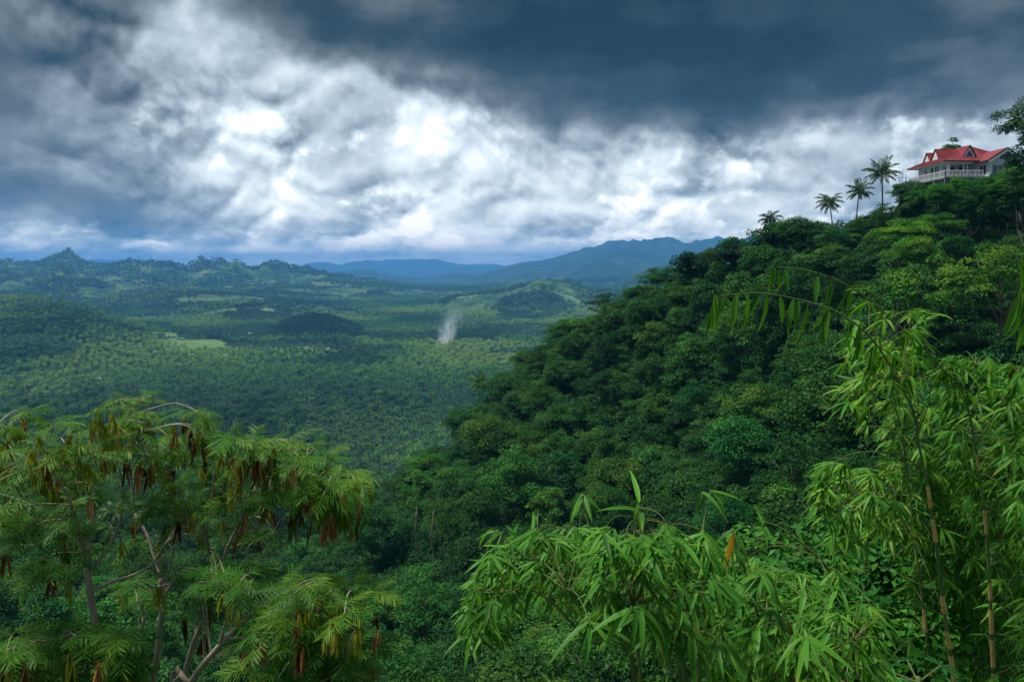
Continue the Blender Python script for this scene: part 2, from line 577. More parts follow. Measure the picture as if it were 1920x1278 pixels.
def ground_mats():
    # forest floor and undergrowth between the palms
    m, g = new_mat('undergrowth')
    tc = g.node('ShaderNodeTexCoord').outputs['Object']
    n = g.noise(tc, 0.05, 6, 0.65)
    n2 = g.noise(tc, 0.9, 4, 0.6)
    col = g.ramp(g.m('MULTIPLY_ADD', n2, 0.4, g.m('MULTIPLY', n, 0.6)),
                 [(0.30, (0.008, 0.026, 0.010)), (0.5, (0.016, 0.046, 0.016)), (0.62, (0.032, 0.074, 0.024)), (0.78, (0.07, 0.10, 0.04))])
    finish(g, principled(g, col, 0.9, 0.1, normal=bump(g, n2, 0.8, 0.8)))
    # mown or grazed fields
    m, g = new_mat('field_grass')
    tc = g.node('ShaderNodeTexCoord').outputs['Object']
    n = g.noise(tc, 0.035, 6, 0.6)
    w = g.node('ShaderNodeTexWave', wave_type='BANDS', bands_direction='X')
    w.inputs['Scale'].default_value = 0.035
    w.inputs['Distortion'].default_value = 2.0
    w.inputs['Detail Scale'].default_value = 0.02
    g.put(w.inputs['Vector'], tc)
    n = g.m('MULTIPLY_ADD', g.m('SUBTRACT', w.outputs['Fac'], 0.5), 0.22, n)
    col = g.ramp(n, [(0.28, (0.040, 0.105, 0.024)), (0.45, (0.080, 0.165, 0.036)), (0.6, (0.13, 0.20, 0.050)), (0.75, (0.19, 0.19, 0.075))])
    finish(g, principled(g, col, 0.9, 0.1, normal=bump(g, g.noise(tc, 0.6, 3, 0.6), 0.5, 0.5)))
    # hills: grass with darker scrub, tree patches and some bare soil
    m, g = new_mat('hill_scrub')
    tc = g.node('ShaderNodeTexCoord').outputs['Object']
    n = g.noise(tc, 0.0042, 8, 0.66)
    n2 = g.noise(tc, 0.030, 6, 0.7)
    f = g.m('MULTIPLY_ADD', n2, 0.55, g.m('MULTIPLY', n, 0.55))
    col = g.ramp(f, [(0.40, (0.008, 0.036, 0.016)), (0.50, (0.018, 0.060, 0.022)), (0.56, (0.050, 0.105, 0.032)), (0.62, (0.11, 0.155, 0.048)), (0.72, (0.18, 0.18, 0.085))])
    soil = g.rng(g.noise(tc, 0.0065, 5, 0.6), 0.66, 0.72)
    col = g.mix(g.m('MULTIPLY', soil, 0.55), col, (0.23, 0.17, 0.12))
    finish(g, principled(g, col, 0.95, 0.05, normal=bump(g, f, 1.0, 14.0)))
    # mountains under closed forest
    m, g = new_mat('mountain_forest')
    tc = g.node('ShaderNodeTexCoord').outputs['Object']
    f = g.m('MULTIPLY_ADD', g.noise(tc, 0.012, 6, 0.7), 0.55, g.m('MULTIPLY', g.noise(tc, 0.0022, 7, 0.66), 0.55))
    col = g.ramp(f, [(0.42, (0.006, 0.024, 0.014)), (0.54, (0.014, 0.042, 0.020)), (0.64, (0.045, 0.075, 0.035)), (0.75, (0.10, 0.10, 0.06))])
    finish(g, principled(g, col, 0.95, 0.05, normal=bump(g, f, 1.0, 40.0)))
    m, g = new_mat('soil')
    tc = g.node('ShaderNodeTexCoord').outputs['Object']
    n = g.noise(tc, 0.8, 7, 0.65)
    col = g.ramp(n, [(0.3, (0.018, 0.030, 0.014)), (0.55, (0.032, 0.048, 0.020)), (0.8, (0.060, 0.056, 0.034))])
    finish(g, principled(g, col, 0.95, 0.1, normal=bump(g, n, 0.8, 0.2)))


ground_mats()
M = MATS

# ------------------------------------------------------------------ terrain
VALLEY = -150.0


def vz(v, Y):
    """height of a point Y metres ahead that is seen at picture row v (on the centre line)"""
    return P(CU, v, Y).z


def urow(x, y):
    return CU + FPX * math.cos(PITCH) * x / np.maximum(y, 1.0)       # close to the picture column


# (distance, front depth, back depth, ruggedness, [(column, row of the crest), ...])
RANGES = [
    ('far_mountains', 17500, 4200, 3500, 0.6, [(-400, 500), (0, 497), (120, 494), (180, 487), (230, 486), (300, 489), (360, 497), (480, 503), (555, 501), (597, 488), (640, 497), (690, 488), (740, 485), (800, 486), (850, 492), (920, 496), (1000, 505), (1200, 515)]),
    ('far_mountains', 9800, 1900, 2500, 0.6, [(300, 530), (560, 514), (610, 510), (690, 505), (740, 517), (800, 520), (850, 511), (900, 516), (960, 507), (1050, 500), (1200, 500)]),
    ('right_mountain', 9800, 4800, 3000, 0.7, [(820, 540), (870, 522), (930, 505), (980, 494), (1030, 488), (1100, 465), (1150, 450), (1200, 451), (1300, 450), (1420, 444), (1500, 446), (1700, 450), (2300, 460)]),
    ('right_mountain', 4300, 1500, 1500, 0.5, [(1080, 560), (1140, 546), (1190, 522), (1240, 502), (1290, 484), (1350, 462), (1450, 446), (1600, 448), (2300, 450)]),
    ('left_hills', 4800, 1500, 1500, 0.85, [(-600, 505), (-200, 510), (0, 495), (70, 497), (100, 488), (128, 480), (165, 492), (190, 499), (260, 494), (340, 503), (420, 491), (480, 501), (560, 503), (630, 520), (700, 527), (770, 540)]),
    ('left_hills', 3600, 800, 900, 0.85, [(-600, 520), (0, 521), (60, 520), (120, 512), (200, 530), (300, 537), (400, 544), (520, 546), (620, 556), (720, 566)]),
    ('middle_hill', 3000, 480, 500, 0.7, [(850, 556), (900, 548), (950, 540), (990, 530), (1030, 524), (1070, 531), (1110, 546), (1160, 548), (1250, 530), (1500, 520)]),
    ('left_hills', 2900, 420, 420, 0.6, [(60, 580), (180, 566), (280, 554), (360, 548), (450, 553), (560, 566), (640, 576)]),
    ('terrace_rise', 2350, 260, 300, 0.25, [(300, 600), (370, 583), (420, 575), (480, 573), (560, 582), (640, 598)]),
    ('palm_hill', 1500, 420, 420, 0.25, [(-500, 560), (-100, 565), (0, 572), (80, 574), (150, 586), (220, 612), (300, 637), (400, 660)]),
    ('forest_hillock', 1760, 170, 230, 0.2, [(470, 638), (520, 620), (545, 606), (575, 596), (610, 594), (640, 603), (670, 618), (710, 640)]),
]


def valley_z(x, y):
    """height of the far country; also returns the index of the range that rises there"""
    u = urow(x, y)
    base = VALLEY + 7.0 * (fbm(x / 420, y / 420, 3, 5) - 0.5) * sstep(300, 900, y)
    best = np.zeros_like(x)
    which = np.full(x.shape, -1)
    for i, (nm, Yr, wf, wb, rug, pts) in enumerate(RANGES):
        us = np.array([q[0] for q in pts], float)
        zs = np.array([vz(q[1], Yr) - VALLEY for q in pts])
        h = np.interp(u, us, zs)
        if Yr > 3200:
            h = h * (1 + (0.42 if 'left' in nm else 0.2) * (ridged(u / 40.0, y / 2200.0, 4, 80 + i) - 0.58))
        edge = np.minimum(sstep(us[0] - 40, us[0] + 10, u), 1 - sstep(us[-1] - 10, us[-1] + 60, u))
        h = np.maximum(h, 0) * (edge if i > 5 else 1)
        sc = 0.22 * wf + 60
        wob = (fbm(x / (sc * 1.4), y / (sc * 1.4), 4, 20 + i) - 0.5)
        d = (y - Yr) + wob * wf * 0.5
        t = np.where(d < 0, -d / wf, d / wb)
        t = np.clip(t, 0, 1)
        prof = (0.5 + 0.5 * np.cos(np.pi * t)) ** 1.0 * 0.45 + (1 - t) * 0.55
        rd = ridged(x / sc, y / (sc * 1.15), 5, 40 + i)
        flank = np.clip(prof * 1.25, 0, 1) * (1 - 0.55 * prof ** 3)
        rd2 = ridged(x / (sc * 0.3), y / (sc * 0.36), 4, 60 + i)
        hh = h * np.clip(prof + (rug * (rd - 0.62) * 1.15 + 0.42 * rug * (rd2 - 0.62)) * flank, 0, 2)
        better = hh > best
        best = np.where(better, hh, best)
        which = np.where(better & (hh > 4.0), i, which)
    return base + best, which


# the wooded spur on the right and the ravine in front of it: canopy heights (column, row, distance)
CANOPY = [
    # skyline of the spur
    (1720, 352, 138), (1660, 360, 144), (1600, 368, 150), (1540, 394, 160), (1450, 452, 178), (1380, 496, 192), (1330, 544, 202), (1270, 584, 212),
    (1190, 630, 220), (1120, 670, 224), (1060, 692, 224), (1000, 708, 218), (940, 730, 210), (880, 772, 200), (820, 830, 186),
    (760, 886, 172), (700, 928, 164), (640, 970, 160),
    # its flank
    (1850, 372, 132), (1950, 380, 128), (2150, 330, 120), (2400, 250, 120), (1700, 500, 112), (1500, 600, 118), (1300, 690, 130), (1100, 800, 134),
    (950, 900, 124), (1500, 780, 92), (1300, 880, 98), (1100, 1000, 98), (900, 1080, 96), (760, 1090, 104), (640, 1120, 112),
    (700, 1278, 80), (1000, 1250, 66), (1350, 1030, 74), (1700, 700, 86), (1700, 900, 60), (1900, 600, 86), (1900, 850, 48), (1500, 1150, 46),
    (2150, 500, 86), (2200, 800, 48),
    # left: the slope that runs down to the plain
    (0, 1278, 52), (0, 1120, 90), (0, 1010, 140), (350, 1278, 64), (350, 1110, 112), (350, 1010, 175), (600, 1030, 190),
    (600, 930, 290), (300, 920, 310), (0, 920, 300), (300, 868, 460), (0, 868, 460), (600, 868, 460), (-400, 1100, 90), (-400, 900, 300),
    (1900, 1278, 24), (1500, 1278, 28), (1100, 1420, 34), (600, 1500, 34), (0, 1500, 30),
]


def canopy_points():
    pts = [tuple(P(u, v, Y)) for (u, v, Y) in CANOPY]
    for (u, v, Y) in CANOPY[:18]:                      # behind the skyline the ground falls to the plain
        p = P(u, v, Y)
        pts.append((p.x * 1.15 + 6, p.y + 55, max(p.z - 34, -128)))
        pts.append((p.x * 1.4 + 15, p.y + 150, max(p.z - 95, -138)))
    pts += [(0, 0, -1.75), (9, -2, -1.6), (-9, -2, -1.9), (0, -14, -1.2), (30, -14, 1.5), (-30, -14, -3), (40, 5, 0.0), (-40, 5, -9),
            (0, 3.5, -5.0), (4, 4, -5.2), (-4, 4, -5.4), (0, 9, -10.5), (8, 9, -9.6), (-8, 9, -11), (0, 20, -17), (-15, 20, -18), (16, 20, -15)]
    for x in (-260, 0, 260):
        for y in (520, 640):
            pts.append((x, y, -141))
    pts += [(-300, 320, -110), (-260, 150, -62), (-150, 40, -24), (330, 420, -100), (300, 250, -20), (240, 120, 45), (160, 40, 18), (-120, -60, 0), (120, -60, 12)]
    return np.array(pts)


_cp = canopy_points()


def _tps_k(r2):
    return 0.5 * r2 * np.log(np.maximum(r2, 1e-9))


def tps_fit(p, lam=12.0):
    n = len(p)
    xy = p[:, :2] / 100.0
    d2 = ((xy[:, None] - xy[None]) ** 2).sum(-1)
    A = np.zeros((n + 3, n + 3))
    A[:n, :n] = _tps_k(d2) + np.eye(n) * lam * 1e-4
    A[:n, n] = 1
    A[:n, n + 1:] = xy
    A[n:, :n] = A[:n, n:].T
    return np.linalg.solve(A, np.concatenate([p[:, 2], np.zeros(3)]))


_cw = tps_fit(_cp)


def near_canopy(x, y):
    shp = np.shape(x)
    q = np.stack([np.ravel(x), np.ravel(y)], -1) / 100.0
    d2 = ((q[:, None] - (_cp[None, :, :2] / 100.0)) ** 2).sum(-1)
    z = _tps_k(d2) @ _cw[:-3] + _cw[-3] + q @ _cw[-2:]
    return z.reshape(shp)


def canopy_z(x, y):
    x, y = np.asarray(x, float), np.asarray(y, float)
    w = sstep(430, 640, np.hypot(x, y))
    zv, _ = valley_z(x, y)
    zn = near_canopy(x, y)
    return zn * (1 - w) + (zv + 9.0) * w


def ground_z(x, y):
    x, y = np.asarray(x, float), np.asarray(y, float)
    r = np.hypot(x, y)
    z = canopy_z(x, y) - 10.5 * sstep(14, 42, r)
    w = 1 - sstep(8.5, 15.0, np.hypot(x - 75.6, y - 136.5))          # terrace cut for the house
    return z * (1 - w) + 12.3 * w


def gz(x, y):
    return float(ground_z(np.array([x]), np.array([y]))[0])


FIELDS = [  # open grass (column, distance, half width px, half depth m)
    (365, 1560, 75, 120), (430, 1420, 150, 95), (560, 1420, 95, 105), (300, 1740, 40, 90), (520, 1900, 40, 25), (405, 2260, 40, 35), (500, 2330, 16, 50),
    (220, 2020, 14, 90), (270, 1960, 22, 30), (1060, 2780, 30, 60),
]


def field_mask(x, y):
    u = urow(x, y)
    m = np.zeros_like(x)
    wob = fbm(x / 60, y / 60, 3, 77) - 0.5
    for (cu, cy_, hw, hd) in FIELDS:
        r = np.hypot((u - cu) / hw, (y - cy_) / hd) + wob * 0.9
        m = np.maximum(m, 1 - sstep(0.8, 1.0, r))
    return m


def build_ground():
    fine = np.radians(np.arange(-44, 44.01, 0.125))
    coarse = np.radians(np.arange(50, 310.1, 6.0))
    ang = np.concatenate([fine, coarse])
    rad = [0.6, 1.5, 2.5, 3.5, 5, 7, 9, 12]
    while rad[-1] < 700:
        rad.append(rad[-1] * 1.04 + 0.4)
    while rad[-1] < 26000:
        rad.append(rad[-1] * 1.0175)
    rad = np.array(rad)
    T, Rr = np.meshgrid(ang, rad)
    x, y = Rr * np.sin(T), Rr * np.cos(T)
    front = np.abs(((T + np.pi) % (2 * np.pi)) - np.pi) < np.radians(46)
    z = np.zeros_like(x)
    chunk = np.ravel(x), np.ravel(y)
    zz = np.empty(chunk[0].shape)
    ww = np.empty(chunk[0].shape, int)
    for s in range(0, len(zz), 20000):
        xs, ys = chunk[0][s:s + 20000], chunk[1][s:s + 20000]
        ysafe = np.where(ys > 1, ys, 1.0)
        zz[s:s + 20000] = ground_z(xs, ysafe * (ys > 1) + ys * (ys <= 1))
        ww[s:s + 20000] = valley_z(xs, ysafe)[1]
    z, w = zz.reshape(x.shape), ww.reshape(x.shape)
    # behind the viewer the country just rolls on
    back = ~front
    rollz = -25 + 40 * fbm(x / 900, y / 900, 4, 91)
    wb = np.where(back, sstep(60, 400, Rr), 0.0)
    z = z * (1 - wb) + (rollz - 20) * wb
    w = np.where(back, -1, w)
    nr, na = x.shape
    verts = np.stack([x, y, z], -1).reshape(-1, 3)
    i, j = np.meshgrid(np.arange(nr - 1), np.arange(na), indexing='ij')
    j2 = (j + 1) % na
    faces = np.stack([i * na + j, (i + 1) * na + j, (i + 1) * na + j2, i * na + j2], -1).reshape(-1, 4)[:, ::-1]
    fx, fy = verts[faces, 0].mean(1), verts[faces, 1].mean(1)
    fw = w.reshape(-1)[faces[:, 0]]
    fr = np.hypot(fx, fy)
    fu = urow(fx, fy)
    infront = fy > 1
    names = {}
    kind = np.array(['valley_ground'] * len(faces), dtype=object)
    for k, rg in enumerate(RANGES):
        kind[fw == k] = rg[0]
    kind[(fr < 560)] = 'hillside'
    kind[(fr >= 560) & ~infront] = 'valley_ground'
    fm = field_mask(fx, np.maximum(fy, 1)) * infront
    for nm in sorted(set(kind)):
        sel = faces[kind == nm]
        used, inv = np.unique(sel, return_inverse=True)
        fsel = fm[kind == nm] > 0.5
        first = {'hillside': 'undergrowth', 'valley_ground': 'undergrowth', 'palm_hill': 'undergrowth', 'terrace_rise': 'undergrowth', 'forest_hillock': 'undergrowth', 'right_mountain': 'mountain_forest', 'far_mountains': 'mountain_forest'}.get(nm, 'hill_scrub')
        me = np_mesh(nm, verts[used], inv.reshape(sel.shape), smooth=True, mats=[M[first], M['field_grass']], mat_idx=fsel.astype(int))
        o = mesh_obj(nm, me)
        tag(o, kind='structure')
    # ground far below the viewpoint, in the middle of the ring
    k = len(ang)
    cv = np.concatenate([verts[:k], [[0, 0, -1.7]]])
    cf = np.array([[q, (q + 1) % k, k] for q in range(k)])
    tag(mesh_obj('viewpoint_ground', np_mesh('viewpoint_ground', cv, cf, M['soil'])), kind='structure')


build_ground()

# ------------------------------------------------------------------ foliage building blocks
def rot_frame(d, up):
    d = d / np.maximum(np.linalg.norm(d, axis=-1, keepdims=True), 1e-9)
    s = np.cross(d, up)
    s = s / np.maximum(np.linalg.norm(s, axis=-1, keepdims=True), 1e-9)
    n = np.cross(s, d)
    return d, s, n


def rhomb_leaves(pos, d, nrm, ln, wd, fold=0.12):
    """one folded, pointed leaf (4 vertices, 2 triangles) per row"""
    d, s, n = rot_frame(d, nrm)
    ln, wd = ln[:, None], wd[:, None]
    a = pos
    b = pos + d * ln * 0.48 + s * wd * 0.5 + n * wd * fold
    c = pos + d * ln - n * ln * 0.10
    e = pos + d * ln * 0.48 - s * wd * 0.5 + n * wd * fold
    v = np.stack([a, b, c, e], 1).reshape(-1, 3)
    k = np.arange(len(pos)) * 4
    f = np.stack([k, k + 1, k + 2, k + 3], -1)
    return v, f


def unit(n, r):
    q = r.normal(size=(n, 3))
    return q / np.linalg.norm(q, axis=1, keepdims=True)


def crown_mesh(name, seed, rx=4.2, rz=3.4, n_clump=56, leaves=150, leaf=0.30, clump=(0.8, 1.6), flat=0.72, drape=0, layered=False, mat='leaf_forest', low=-0.45, gap=0.0):
    """broadleaf crown: clumps of leaves over an uneven dome; origin at the crown's centre"""
    r = np.random.default_rng(seed)
    V, F, T = [], [], []
    lobes = unit(5, r) * np.array([0.72, 0.72, 0.36]) * rx
    nv = 0
    for k in range(n_clump + drape):
        u = unit(1, r)[0]
        if k < n_clump:
            while u[2] < low:
                u = unit(1, r)[0]
            rr = r.uniform(0.62, 1.05) if r.random() < 0.85 else r.uniform(0.3, 0.6)
            c = u * np.array([rx, rx, rz]) * rr * 0.82 + lobes[r.integers(5)] * 0.55
            s = r.uniform(*clump)
            if layered:
                c[2] = (np.round(c[2] / (rz * 0.45)) * rz * 0.45) * 0.55 + c[2] * 0.45 + r.normal() * 0.15
                s *= 1.25
            fl = flat
        else:                                   # hanging vines: curtains below the rim
            a = r.uniform(0, 2 * np.pi)
            c = np.array([np.cos(a) * rx * r.uniform(0.55, 0.95), np.sin(a) * rx * r.uniform(0.55, 0.95), -r.uniform(0.1, 1.5) * rz])
            s = r.uniform(0.5, 0.9)
            fl = 1.7
        n = int(leaves * (s / 1.1) ** 1.6 * r.uniform(0.7, 1.2))
        q = unit(n, r)
        q[:, 2] = np.where(q[:, 2] < -0.15, -q[:, 2] * 0.6, q[:, 2])
        rad = r.uniform(0.72, 1.05, (n, 1))
        pos = c + q * rad * np.array([s, s, s * fl])
        out = q * np.array([1, 1, 1.4 / max(fl, 0.4)])
        nr = out / np.linalg.norm(out, axis=1, keepdims=True) + np.array([0, 0, 0.55]) + r.normal(size=(n, 3)) * 0.42
        dd = np.cross(nr, r.normal(size=(n, 3))) + out * 0.5 + np.array([0, 0, -0.45])
        ln = leaf * r.uniform(0.7, 1.3, n)
        v, f = rhomb_leaves(pos, dd, nr, ln, ln * r.uniform(0.45, 0.7, n))
        tn = np.clip(r.normal(0.48, 0.13) + r.normal(0, 0.10, n) , 0, 1)
        V.append(v)
        F.append(f + nv)
        T.append(np.repeat(tn, 4))
        nv += len(v)
    return np_mesh(name, np.concatenate(V), np.concatenate(F), M[mat], tone=np.concatenate(T))


def tree_trunk(name, seed, h, top, r0=0.22, spread=2.4, mat='bark_forest', nlimb=6):
    """tapered trunk with limbs reaching into the crown; origin at the foot"""
    r = random.Random(seed)
    b = MB()
    pts = [(0, 0, -1.2)]
    x = y = 0.0
    for k in range(1, 7):
        x += r.uniform(-0.16, 0.16)
        y += r.uniform(-0.16, 0.16)
        pts.append((x, y, h * k / 6))
    b.tube(pts, [r0 * 1.5] + [r0 * (1 - 0.11 * k) for k in range(1, 7)], 7)
    for k in range(nlimb):
        a = 2 * math.pi * k / nlimb + r.uniform(-0.4, 0.4)
        s = r.uniform(0.55, 0.95)
        st = Vector(pts[min(6, int(3 + s * 3))])
        e = Vector((math.cos(a) * spread * r.uniform(0.6, 1.0), math.sin(a) * spread * r.uniform(0.6, 1.0), top * r.uniform(0.8, 1.0)))
        mid = st.lerp(e, 0.5) + Vector((0, 0, -0.3))
        b.tube([st, mid, e], [r0 * 0.5, r0 * 0.32, r0 * 0.12], 5)
    return b.mesh(name, M[mat], smooth=True)


def palm_crown(name, seed, n=20, ln=3.7, leaflets=22, droop=1.0, wind=(0.0, 0.0), mat='leaf_palm', wide=1.0, gap=0):
    """coconut crown: arching rachises with hanging leaflets; origin at the top of the stem"""
    r = np.random.default_rng(seed)
    V, F, T = [], [], []
    nv = 0
    wv = np.array([wind[0], wind[1], 0.0])
    for k in range(n):
        a = k * 2.39996 + r.uniform(-0.2, 0.2)
        lev = k / (n - 1)                                  # 0 = young upright, 1 = old drooping
        el = math.radians(78 - 92 * lev + r.uniform(-9, 9))
        L = ln * (0.72 + 0.28 * math.sin(math.pi * min(1, lev + 0.25))) * r.uniform(0.9, 1.08)
        d = np.array([math.cos(a) * math.cos(el), math.sin(a) * math.cos(el), math.sin(el)])
        S = 9
        p = np.zeros(3)
        pts, dirs = [p.copy()], []
        for s in range(S):
            d = d + (np.array([0, 0, -0.17 * droop]) + wv * 0.12) * (0.4 + s / S)
            d = d / np.linalg.norm(d)
            dirs.append(d.copy())
            p = p + d * L / S
            pts.append(p.copy())
        dirs.append(dirs[-1])
        pts, dirs = np.array(pts), np.array(dirs)
        # rachis as a thin strip
        side = np.cross(dirs, np.array([0, 0, 1.0]))
        side /= np.maximum(np.linalg.norm(side, axis=1, keepdims=True), 1e-6)
        wr = (np.linspace(0.075, 0.012, S + 1) * wide)[:, None]
        va, vb = pts + side * wr, pts - side * wr
        rv = np.stack([va, vb], 1).reshape(-1, 3)
        rf = np.array([[2 * s, 2 * s + 1, 2 * s + 3, 2 * s + 2] for s in range(S)])
        V.append(rv)
        F.append(rf + nv)
        T.append(np.full(len(rv), 0.7))
        nv += len(rv)
        # leaflets on both sides
        t = np.linspace(0.10, 0.99, leaflets)
        seg = np.minimum((t * S).astype(int), S - 1)
        fr = t * S - seg
        base = pts[seg] * (1 - fr[:, None]) + pts[seg + 1] * fr[:, None]
        dr = dirs[seg]
        sd = side[seg]
        ll = 0.95 * L / ln * np.sin(np.pi * (0.16 + 0.76 * t)) ** 0.8 * (ln / 3.7)
        tn = np.clip(0.62 - 0.30 * lev + r.normal(0, 0.1), 0, 1)
        if lev > 0.92 and r.random() < 0.4:
            tn = 0.95
        for sg in (-1, 1):
            keep = r.random(leaflets) > 0.06
            out = sd * sg * 0.75 + dr * 0.55 + np.array([0, 0, -0.35 - 0.35 * lev]) + r.normal(size=(leaflets, 3)) * 0.1 + wv * 0.25
            out /= np.linalg.norm(out, axis=1, keepdims=True)
            w = 0.085 * wide
            b0 = base
            b1 = base + dr * w
            mid = base + dr * w * 0.5 + out * (ll * 0.55)[:, None]
            tip = base + out * ll[:, None] + np.array([0, 0, -0.30]) * ll[:, None]
            v = np.stack([b0, mid - dr * w * 0.4, tip, mid + dr * w * 0.6], 1)[keep].reshape(-1, 3)
            m = int(keep.sum())
            kk = np.arange(m) * 4
            f = np.stack([kk, kk + 1, kk + 2, kk + 3], -1)
            V.append(v)
            F.append(f + nv)
            T.append(np.full(len(v), tn))
            nv += len(v)
    return np_mesh(name, np.concatenate(V), np.concatenate(F), M[mat], tone=np.concatenate(T))


def palm_stem(name, seed, h, bend=0.8, r0=0.17):
    r = random.Random(seed)
    a = r.uniform(0, 6.28)
    b = MB()
    pts, rad = [], []
    for k in range(9):
        t = k / 8
        o = bend * t * t
        pts.append((math.cos(a) * o, math.sin(a) * o, h * t - (1.0 if k == 0 else 0)))
        rad.append(r0 * (1.35 if k == 0 else 1.0 - 0.35 * t))
    b.tube(pts, rad, 7)
    return b.mesh(name, M['bark_palm'], smooth=True), Vector(pts[-1])


# forest crowns and trunks, shared by many trees
CROWNS = [
    (crown_mesh('crown_dome', 1), 6.6, 'broad domed'),
    (crown_mesh('crown_dense', 2, rx=3.9, rz=3.9, n_clump=64, clump=(0.6, 1.2), leaf=0.26), 6.6, 'dense round'),
    (crown_mesh('crown_layered', 3, rx=4.8, rz=2.6, n_clump=46, layered=True, flat=0.42, leaf=0.32), 7.4, 'layered umbrella-shaped'),
    (crown_mesh('crown_draped', 4, rx=3.4, rz=4.2, n_clump=50, drape=60, clump=(0.6, 1.2)), 6.8, 'vine-draped'),
    (crown_mesh('crown_loose', 5, rx=4.4, rz=3.4, n_clump=36, leaves=120, clump=(0.8, 1.5), flat=0.5), 6.8, 'loose open'),
    (crown_mesh('crown_small', 6, rx=2.9, rz=2.9, n_clump=36, clump=(0.6, 1.1), leaf=0.32), 5.0, 'small rounded'),
    (crown_mesh('crown_tall', 7, rx=2.9, rz=5.0, n_clump=60, clump=(0.6, 1.2), drape=34), 7.4, 'tall narrow'),
    (crown_mesh('crown_big_leaf', 8, rx=3.9, rz=3.2, n_clump=44, leaves=70, leaf=0.50), 6.4, 'big-leaved'),
]
TRUNKS = [tree_trunk('trunk', 30 + i, c[1] + 0.3, c[1] + 1.4, r0=0.2 + 0.02 * (i % 4)) for i, c in enumerate(CROWNS)]
PALMS = []
for i in range(4):
    sm, top = palm_stem('palm_stem', 60 + i, 11.5 + 1.2 * i, 0.5 + 0.4 * i)
    PALMS.append((palm_crown('palm_crown', 70 + i, n=22 + i % 3, ln=3.7, leaflets=30, wide=1.5, droop=0.95 + 0.15 * i), sm, top))


def place_palm(i, base, rz, sc, label, group, tint=(1, 1, 1), name='coconut_palm'):
    cm, sm, top = PALMS[i % len(PALMS)]
    t = empty(name, base, rz, sc)
    tag(t, label, 'palm tree', group)
    mesh_obj('trunk', sm, t)
    mesh_obj('crown', cm, t, loc=top, color=tint)
    return t


def place_tree_at(i, p, rz, sc, label, tint, name='forest_tree'):
    """a tree whose crown centre is p; the trunk alone is lengthened down to the ground"""
    cm, ch, word = CROWNS[i]
    g0 = gz(p.x, p.y)
    t = empty(name, (p.x, p.y, g0), rz, sc)
    tag(t, label, 'tree')
    h = max((p.z - g0) / sc, 1.0)
    mesh_obj('trunk', TRUNKS[i], t, scale=(1, 1, min(h / ch, 2.2)))
    mesh_obj('crown', cm, t, loc=(0, 0, h), color=tint)
    return t


def place_tree(i, base, rz, sc, label, group, tint=(1, 1, 1), name='forest_tree', zs=1.0, xs=1.0):
    cm, ch, word = CROWNS[i]
    t = empty(name, base, rz, sc)
    t.scale.z *= zs
    t.scale.x *= xs
    tag(t, label, 'tree', group)
    mesh_obj('trunk', TRUNKS[i], t)
    mesh_obj('crown', cm, t, loc=(0, 0, ch), color=tint)
    return t


# ------------------------------------------------------------------ where things can be seen from
def proj(x, y, z):
    cp, sp = math.cos(PITCH), math.sin(PITCH)
    dep = y * cp - z * sp
    upv = y * sp + z * cp
    return CU + FPX * x / dep, CV - FPX * upv / dep, dep


_gx, _gy = np.arange(-420, 421, 4.0), np.arange(0, 681, 4.0)
_GX, _GY = np.meshgrid(_gx, _gy, indexing='ij')
_GC = np.concatenate([canopy_z(_GX[i:i + 10], _GY[i:i + 10]) for i in range(0, len(_gx), 10)])


def canopy_lookup(x, y):
    fx = np.clip((x + 420) / 4.0, 0, len(_gx) - 1.001)
    fy = np.clip(y / 4.0, 0, len(_gy) - 1.001)
    i, j = fx.astype(int), fy.astype(int)
    a, b = fx - i, fy - j
    return (_GC[i, j] * (1 - a) + _GC[i + 1, j] * a) * (1 - b) + (_GC[i, j + 1] * (1 - a) + _GC[i + 1, j + 1] * a) * b


def hidden(x, y, z, margin=3.0, lo=22.0):
    """how far (m) the canopy in between stands above the sight line; > 0 means hidden"""
    worst = np.full(np.shape(x), -1e9)
    for t in np.linspace(0.04, 0.95, 60):
        px_, py_ = x * t, y * t
        ok = (np.hypot(px_, py_) > lo) & (np.abs(px_) < 415) & (py_ < 670) & (np.hypot(x - px_, y - py_) > 7)
        d = np.where(ok, canopy_lookup(px_, py_) - z * t - margin, -1e9)
        worst = np.maximum(worst, d)
    return worst


# ------------------------------------------------------------------ forest on the spur and in the ravine
HOUSE_C = Vector((75.6, 136.5, 12.3))


def build_forest():
    r = np.random.default_rng(21)
    pts = []
    cand = np.stack([r.uniform(-190, 190, 60000), r.uniform(30, 330, 60000)], -1)
    cz = canopy_lookup(cand[:, 0], cand[:, 1])
    u, v, dep = proj(cand[:, 0], cand[:, 1], cz + 1.5)
    hid = hidden(cand[:, 0], cand[:, 1], cz + 2.5)
    ok = (u > -70) & (u < 1990) & (v < 1330) & (hid < 0)
    # keep the house and its terrace clear
    hd = np.hypot(cand[:, 0] - HOUSE_C.x, (cand[:, 1] - HOUSE_C.y))
    ok &= hd > 12.5
    cand, cz, u, v, dep = cand[ok], cz[ok], u[ok], v[ok], dep[ok]
    grid = {}
    for q in range(len(cand)):
        x, y = cand[q]
        far_left = u[q] < 640 and y > 150
        sp = 7.0 + 0.012 * max(0, y - 90) + (4.0 if far_left else 0)
        if y < 70:
            sp = 6.2
        k = (int(x // 8), int(y // 8))
        bad = False
        for a in (-1, 0, 1):
            for b in (-1, 0, 1):
                for (x2, y2) in grid.get((k[0] + a, k[1] + b), ()):
                    if (x - x2) ** 2 + (y - y2) ** 2 < sp * sp:
                        bad = True
        if bad:
            continue
        grid.setdefault(k, []).append((x, y))
        pts.append((x, y, u[q], v[q]))
    pts.sort(key=lambda q: q[1])
    print('forest trees', len(pts))
    return pts


FOREST = build_forest()


